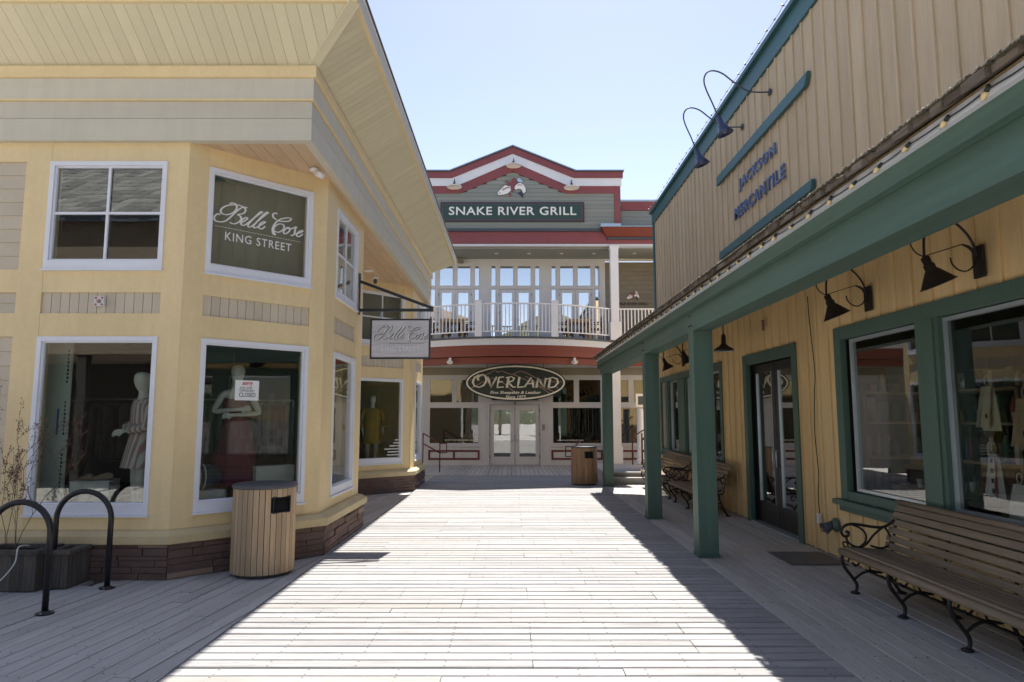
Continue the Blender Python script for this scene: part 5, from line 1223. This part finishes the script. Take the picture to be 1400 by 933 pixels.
mannequin(p_, R(25), 'white mannequin with folded arms in a maroon dress behind the closed notice', [((-.27, -.06, 1.17), (.02, -.19, 1.20)), ((.27, -.06, 1.15), (-.04, -.22, 1.13))],
          [(1.33, .155, .105, .0), (1.20, .150, .11, .01), (1.08, .125, .10, .02), (.98, .17, .14, .03), (.75, .22, .19, .05), (.50, .27, .24, .07), (.28, .31, .28, .08)], M['maroon'])
mannequin((-4.30, 7.98, .47), R(-45), 'white mannequin in a striped pastel robe at the right of the first window', [((-.24, -.02, 1.15), (-.02, -.155, 1.13)), ((.24, -.02, 1.14), (.02, -.19, 1.08))],
          [(1.43, .12, .09, .0), (1.38, .175, .11, .01), (1.20, .165, .12, .01), (1.05, .155, .115, .02), (.85, .20, .16, .03), (.66, .24, .19, .05)], stripe, True)
p_ = FB2.p(1.18, .47, -.62)
mannequin(p_, R(20), 'mannequin in a mustard coat behind the second bay window', [((-.27, .02, 1.15), (-.24, -.12, .95)), ((.27, .02, 1.15), (.24, -.12, .95))],
          [(1.45, .10, .08, .0), (1.40, .19, .12, .01), (1.15, .19, .14, .01), (.95, .20, .15, .02), (.62, .24, .19, .03)], M['mustard'], True)
def plinth(c, rz, w_, d, h, lab):
    o = empty('display_plinth', (c[0], c[1], .47), lab, 'plinth', 'white display plinths', world=False, rz=rz)
    MB().box(-w_ / 2, w_ / 2, -d / 2, d / 2, 0, h).build('body', M['plinth'], o); MB().box(-w_ / 2 - .004, w_ / 2 + .004, -d / 2 - .004, d / 2 + .004, h + .001, h + .012).build('top', M['plinth'], o)
plinth((-4.82, 8.02), R(12), .40, .36, .50, 'white square plinth with beige shoes in the first window'); q = FB.p(.42, 0, -.42); plinth((q[0], q[1]), R(45), .5, .4, .38, 'low white plinth under the striped cushion'); q = FB.p(1.32, 0, -.5); plinth((q[0], q[1]), R(45), .5, .4, .62, 'white plinth carrying the dark handbag')
def shoe(x, y, z, rz, lab):
    o = empty('shoe', (x, y, z), lab, 'shoe', 'beige shoes on the plinth', world=False, rz=rz); n = 10; m = MB()
    for t, w_, h in ((-.12, .028, .06), (-.07, .035, .075), (0, .036, .06), (.06, .042, .04), (.11, .034, .028), (.13, .01, .01)): m.v += [(w_ * math.cos(math.pi * k / (n - 1)), t, h * math.sin(math.pi * k / (n - 1)) + .004) for k in range(n)]
    for i in range(5):
        for k in range(n - 1): m.f.append([i * n + k, i * n + k + 1, (i + 1) * n + k + 1, (i + 1) * n + k]); m.sm.append(True)
    m.build('upper', paint('beige_suede', (.42, .30, .22), .8), o); MB().box(-.035, .035, -.12, .12, 0, .008).build('sole', M['iron'], o)
shoe(-4.90, 7.98, .985, R(60), 'beige shoe lying at the left of the plinth top'); shoe(-4.76, 8.02, .985, R(140), 'beige shoe standing at the right of the plinth top')
q = FB.p(.42, .90, -.42); o = empty('cushion', (q[0], q[1], .865), 'blue and cream striped cushion on the low plinth', 'cushion', world=False, rz=R(45))
m = MB(); m.lathe([(.02, -.26), (.10, -.24), (.145, -.12), (.15, 0), (.145, .12), (.10, .24), (.02, .26)], c=(0, 0, .145), n=20, M=Matrix.Rotation(R(90), 3, 'Y')); m.build('bolster', paint('blue_stripe', (.06, .075, .10), .9, .3, 8), o)
for x in (-.02, .04): MB().lathe([(.153, -.008), (.153, .008)], c=(x, 0, .145), n=20, M=Matrix.Rotation(R(90), 3, 'Y'), cap=False).build('stripe', M['cream'], o)
q = FB.p(1.32, 1.10, -.5); o = empty('handbag', (q[0], q[1], 1.105), 'dark leather handbag on the taller white plinth', 'handbag', world=False, rz=R(45))
MB().hexa([(-.19, -.06, 0), (.19, -.06, 0), (.19, .06, 0), (-.19, .06, 0), (-.13, -.03, .24), (.13, -.03, .24), (.13, .03, .24), (-.13, .03, .24)]).build('bag', M['iron'], o)
MB().tube(spline([(-.10, 0, .24), (-.08, 0, .33), (0, 0, .37), (.08, 0, .33), (.10, 0, .24)], 5), .008, 6).build('handle', M['shingle'], o); MB().bar((-.17, -.065, .05), (.12, -.04, .22), .01, .006).build('zip', M['slate'], o)
def clothes_rail(c, L, rz, n, lab, cols, z0=.47, seedn=1):
    r = random.Random(seedn); o = empty('clothes_rail', (c[0], c[1], z0), lab, 'clothes rail', 'clothes rails inside the shops', world=False, rz=rz)
    MB().tube([(-L / 2, 0, 1.5), (L / 2, 0, 1.5)], .014, 7).build('rail', M['flash'], o)
    for s in (-1, 1): MB().tube([(s * L / 2, 0, 0), (s * L / 2, 0, 1.5)], .014, 7).box(s * L / 2 - .02, s * L / 2 + .02, -.22, .22, 0, .03).build('upright', M['flash'], o)
    for k in range(n):
        x = -L / 2 + L * (k + .5) / n; h = r.uniform(.65, 1.05); w_ = r.uniform(.19, .24); t = r.uniform(.02, .045); c_ = r.choice(cols); tw = r.uniform(-.3, .3); m = MB(); rows = []
        for z, f in ((1.44, .25), (1.38, .9), (1.1, .8), (1.44 - h * .7, .95), (1.44 - h, 1.1)):
            rows.append([(x + t * math.cos(a) * (1 + .3 * math.sin(z * 9 + k)) + tw * w_ * f * math.sin(a) * .3, w_ * f * math.sin(a), z) for a in [2 * math.pi * i / 10 for i in range(10)]])
        for rw in rows: m.v += rw
        for i in range(4):
            for j in range(10): m.f.append([i * 10 + j, i * 10 + (j + 1) % 10, (i + 1) * 10 + (j + 1) % 10, (i + 1) * 10 + j]); m.sm.append(True)
        m.build('garment', c_, o)
cols = [paint('cloth_a', (.10, .10, .12), .9, .3, 7), paint('cloth_b', (.16, .15, .13), .9, .3, 7), paint('cloth_c', (.12, .08, .06), .9, .3, 7), paint('cloth_d', (.12, .15, .17), .9, .3, 7), paint('cloth_e', (.22, .20, .18), .9, .2, 7), M['maroon']]
clothes_rail((-5.9, 10.1), 1.7, R(5), 15, 'long clothes rail of grey and brown garments deep in the first window', cols, seedn=2)
clothes_rail((-4.2, 10.7), 1.5, R(30), 13, 'clothes rail behind the maroon dress', cols, seedn=3); clothes_rail((-4.3, 17.6), 1.5, R(0), 12, 'clothes rail deep in the second bay', cols, seedn=4)
o = empty('foam_panel', (-5.0, 7.9, .47), 'pale green insulation panel with black print standing at the left of the first window', 'panel')
FP = F((-5.72, 8.02), (.97, -.1)); MB().fb(FP, 0, .56, .48, 2.74, -.03, 0).build('sheet', M['foam'], o); MB().fb(FP, .43, .455, 1.50, 1.80, .001, .003).build('tape', M['tape'], o)
r = random.Random(9)
for zc in (.9, 1.5, 2.1):
    for k in range(9): MB().fb(FP, .515, .515 + r.uniform(.012, .028), zc + k * .045, zc + k * .045 + .03, .001, .002).build('print', M['ink'], o)
# ---- mercantile displays
def towel(x, y, z0, z1, w_, lab, mt, pat=None):
    o = empty('hanging_towel', (x, y, z1), lab, 'towel', world=False); h = z1 - z0
    m = MB(); n = 7; rows = [0, -.25 * h, -.6 * h, -h]
    for sgn in (1, -1):
        b = len(m.v)
        for i, z in enumerate(rows):
            for k in range(n): t = k / (n - 1) - .5; m.v.append((.012 * math.sin(k * 1.7 + sgn) * (.5 + i * .3) + sgn * (.003 + .006 * i), t * w_ * (.75 + .1 * i) * (1 if sgn > 0 else 1.05) + (0.02 * i if sgn < 0 else 0), z + (0 if sgn > 0 else .03 * (i == 3))))
        for i in range(3):
            for k in range(n - 1): m.f.append([b + i * n + k, b + i * n + k + 1, b + (i + 1) * n + k + 1, b + (i + 1) * n + k]); m.sm.append(True)
    m.build('cloth', mt, o)
    MB().tube([(0, .03 * math.cos(t), .05 + .045 * math.sin(t)) for t in [2 * math.pi * k / 12 for k in range(12)]], .004, 5, closed=True).build('ring', M['cream'], o)
    if pat:
        for k in range(4):
            zc = -h * (.15 + .22 * k); g_ = MB()
            for a in (0, 60, 120): g_.bar((-.028, .022 * math.cos(R(a)), zc + .022 * math.sin(R(a))), (-.028, -.022 * math.cos(R(a)), zc - .022 * math.sin(R(a))), .010, .003)
            g_.build('pattern', M['ink'], o)
        MB().box(-.03, -.027, -w_ * .42, -w_ * .34, -h * .95, -.02).build('stripe', M['redink'], o)
    else: MB().box(-.030, -.027, -.012, .012, -h * .72, -h * .62).build('pattern', M['ink'], o)
linen = paint('cream_linen', (.62, .56, .42), .9, .06, 6); wlin = paint('white_linen', (.72, .72, .72), .9, .05, 6); tan = paint('tan_linen', (.45, .33, .20), .9, .1, 6)
towel(4.28, 6.17, 1.58, 1.98, .19, 'cream towel with a small dark motif hanging highest in the second shop window', linen)
towel(4.26, 6.12, .98, 1.38, .13, 'narrow white towel with four dark motifs and a red stripe', wlin, True)
towel(4.25, 5.82, .66, 1.14, .20, 'white linen garment hanging low in the second shop window', wlin)
towel(4.32, 5.78, 1.42, 1.86, .22, 'tan linen towel right of the cream one', tan)
def shelf(x, y, L, lab, sd, z0=0.0, rz=0):
    r = random.Random(sd); o = empty('shop_shelf', (x, y, z0), lab, 'shelf', 'wooden shelves inside the mercantile', world=False, rz=rz)
    for s in (-L / 2, L / 2): MB().box(-.2, .2, s - .02, s + .02, 0, 2.0).build('side_panel', M['canw'], o)
    for z in (.3, .75, 1.2, 1.62, 1.98):
        MB().box(-.2, .2, -L / 2 + .021, L / 2 - .021, z, z + .03).build('shelf_board', M['canw'], o); yy = -L / 2 + .1
        while yy < L / 2 - .1:
            w_ = r.uniform(.04, .12); h = r.uniform(.08, .3); c_ = r.choice(goods); m = MB()
            if r.random() < .5: m.lathe([(w_ * .5, 0), (w_ * .52, h * .7), (w_ * .25, h * .85), (w_ * .25, h)], c=(-.08, yy, z + .031), n=10)
            else: m.box(-.16, -.02, yy - w_ / 2, yy + w_ / 2, z + .031, z + .031 + h)
            m.build('goods', c_, o); yy += w_ + r.uniform(.02, .08)
goods = [paint('goods_a', (.45, .10, .08), .4), paint('goods_b', (.10, .14, .30), .4), paint('goods_c', (.55, .50, .40), .5), paint('goods_d', (.12, .22, .14), .5), paint('goods_e', (.50, .35, .12), .5), M['letw'], M['iron']]
shelf(5.2, 7.55, 1.5, 'wooden shelf of jars and boxes seen through the first pane', 1); shelf(5.6, 5.2, 1.8, 'wooden shelf of goods deep behind the towels', 2); shelf(5.3, 10.5, 1.6, 'wooden shelf of goods behind the black doors', 3); shelf(5.2, 15.0, 2.2, 'wooden shelf of goods behind the far shop window', 4); shelf(6.4, 3.4, 1.6, 'wooden shelf of goods near the camera end of the shop', 5)
shelf(4.85, 8.52, 1.15, 'wooden shelf of goods against the partition seen through the first pane, left of its twin', 7, rz=R(-90)); shelf(6.1, 8.52, 1.15, 'wooden shelf of goods against the partition, farther from the glass than its twin', 8, rz=R(-90))
o = empty('display_table', (4.72, 7.55, 0), 'low wooden display table of glasses behind the first pane', 'table', world=False)
MB().box(-.3, .3, -.55, .55, .88, .92).build('top', M['canw'], o)
for sx in (-.26, .26):
    for sy in (-.5, .5): MB().box(sx - .025, sx + .025, sy - .025, sy + .025, 0, .88).build('leg', M['canw'], o)
for k in range(9): MB().lathe([(.028, 0), (.036, .1), (.034, .1), (.026, .006), (0, .006)], c=(-.18 + .16 * (k % 3), -.42 + .1 * k, .921), n=12, cap=False).build('glass_cup', M['letw'], o)
# ================================================================= BEHIND THE CAMERA (seen in the reflections)
ob = empty('shingled_building', (-9, -6, 0), 'low brown building with a cedar shingle roof behind the camera, mirrored in the shop windows', 'building')
MB().box(-16, -5.0, -9, -6.6, -.3, 7.2).build('wall', M['intd'], ob); MB().box(-16, -5.0, -9, -3.2, 3.4, 7.14).build('upper_wall', M['shingle'], ob)
for x in (-5.2, -8.4, -11.6, -14.8): MB().box(x - .12, x + .12, -3.5, -3.26, -.3, 3.39).build('post', M['intd'], ob)
for i in range(13):
    for s in range(36):
        x0 = -16.3 + s * .33; x1 = x0 + .32; y0 = -2.7 - i * .42; z0 = 7.15 + i * .26; r0 = random.uniform(-.03, .03)
        if x1 < -4.3 - i * .22: MB().hexa([(x0, y0 + r0, z0), (x1, y0 + r0, z0), (x1, y0 - .5, z0 + .28), (x0, y0 - .5, z0 + .28), (x0, y0 + r0, z0 + .05), (x1, y0 + r0, z0 + .05), (x1, y0 - .5, z0 + .33), (x0, y0 - .5, z0 + .33)]).build('shingle', M['shingleg'], ob) if s < 33 else None
MB().box(-16.2, -4.6, -2.9, -2.8, 6.95, 7.15).build('fascia', M['slate'], ob)
def tree(x, y, h, lab, sd):
    r = random.Random(sd); o = empty('street_tree', (x, y, -.4), lab, 'tree', 'trees across the square behind the camera', world=False)
    m = MB(); m.tube(spline([(0, 0, 0), (.1, .05, h * .3), (-.05, .1, h * .6), (.05, 0, h * .9)], 4), [.2 - .014 * i for i in range(13)], 8)
    cr = MB()
    for k in range(26):
        a = r.uniform(0, 6.28); z = h * r.uniform(.3, .85); L = (h * .95 - z) * r.uniform(.4, .7) + .3; e = Vector((L * math.cos(a), L * math.sin(a), z + L * .6)); m.tube([(0, 0, z), e * .5 + Vector((0, 0, z * .5 + .1)), e], [.05, .035, .012], 5)
        for j in range(60):
            t = r.uniform(.3, 1.1); c = Vector((0, 0, z)).lerp(e, t) + Vector((r.gauss(0, .3), r.gauss(0, .3), r.gauss(0, .3))); s = r.uniform(.05, .12); u = Vector((r.uniform(-1, 1), r.uniform(-1, 1), r.uniform(-1, 1))).normalized(); v = u.cross(Vector((.3, .5, .8))).normalized()
            cr.poly([c - u * s - v * s * .5, c + u * s - v * s * .5, c + u * s + v * s * .5, c - u * s + v * s * .5])
    m.build('trunk', M['shingle'], o); cr.build('crown', foliage, o, kind='stuff')
foliage = paint('foliage', (.07, .09, .035), .8, .4, 3)
for i, (x, y, h) in enumerate(((-7, -27, 8), (-1.5, -31, 9), (3.8, -28, 7.5), (9, -33, 10), (15, -24, 9))):
    tree(x, y, h, ['leafy tree far behind the camera at the left', 'tall leafy tree straight behind the camera', 'shorter leafy tree behind the camera', 'tallest leafy tree behind the camera', 'leafy tree behind the camera at the far right'][i], i)

# wooded hills added behind the camera to darken the horizon in reflections
m = MB(); r = random.Random(8); n = 80; xs = [-420 + 840 * i / n for i in range(n + 1)]
prof = [38 + 14 * math.sin(x * .011) + 9 * math.sin(x * .031 + 1) + 5 * math.sin(x * .083) + r.uniform(-1.5, 1.5) for x in xs]
rows = [(-150, 0), (-190, .35), (-240, .75), (-290, 1.0), (-390, .0)]
for y, k in rows: m.v += [(x, y + r.uniform(-4, 4), -.5 + p * k * r.uniform(.93, 1.05)) for x, p in zip(xs, prof)]
for i in range(len(rows) - 1):
    for j in range(n): m.f.append([i * (n + 1) + j, i * (n + 1) + j + 1, (i + 1) * (n + 1) + j + 1, (i + 1) * (n + 1) + j]); m.sm.append(True)
tag(m.build('hills', paint('wooded_hill', (.10, .11, .07), .95, .5, .05, wear=.6, wearc=(.5, .5, .5))), 'wooded hills added behind the camera to darken the horizon in reflections', kind='structure')
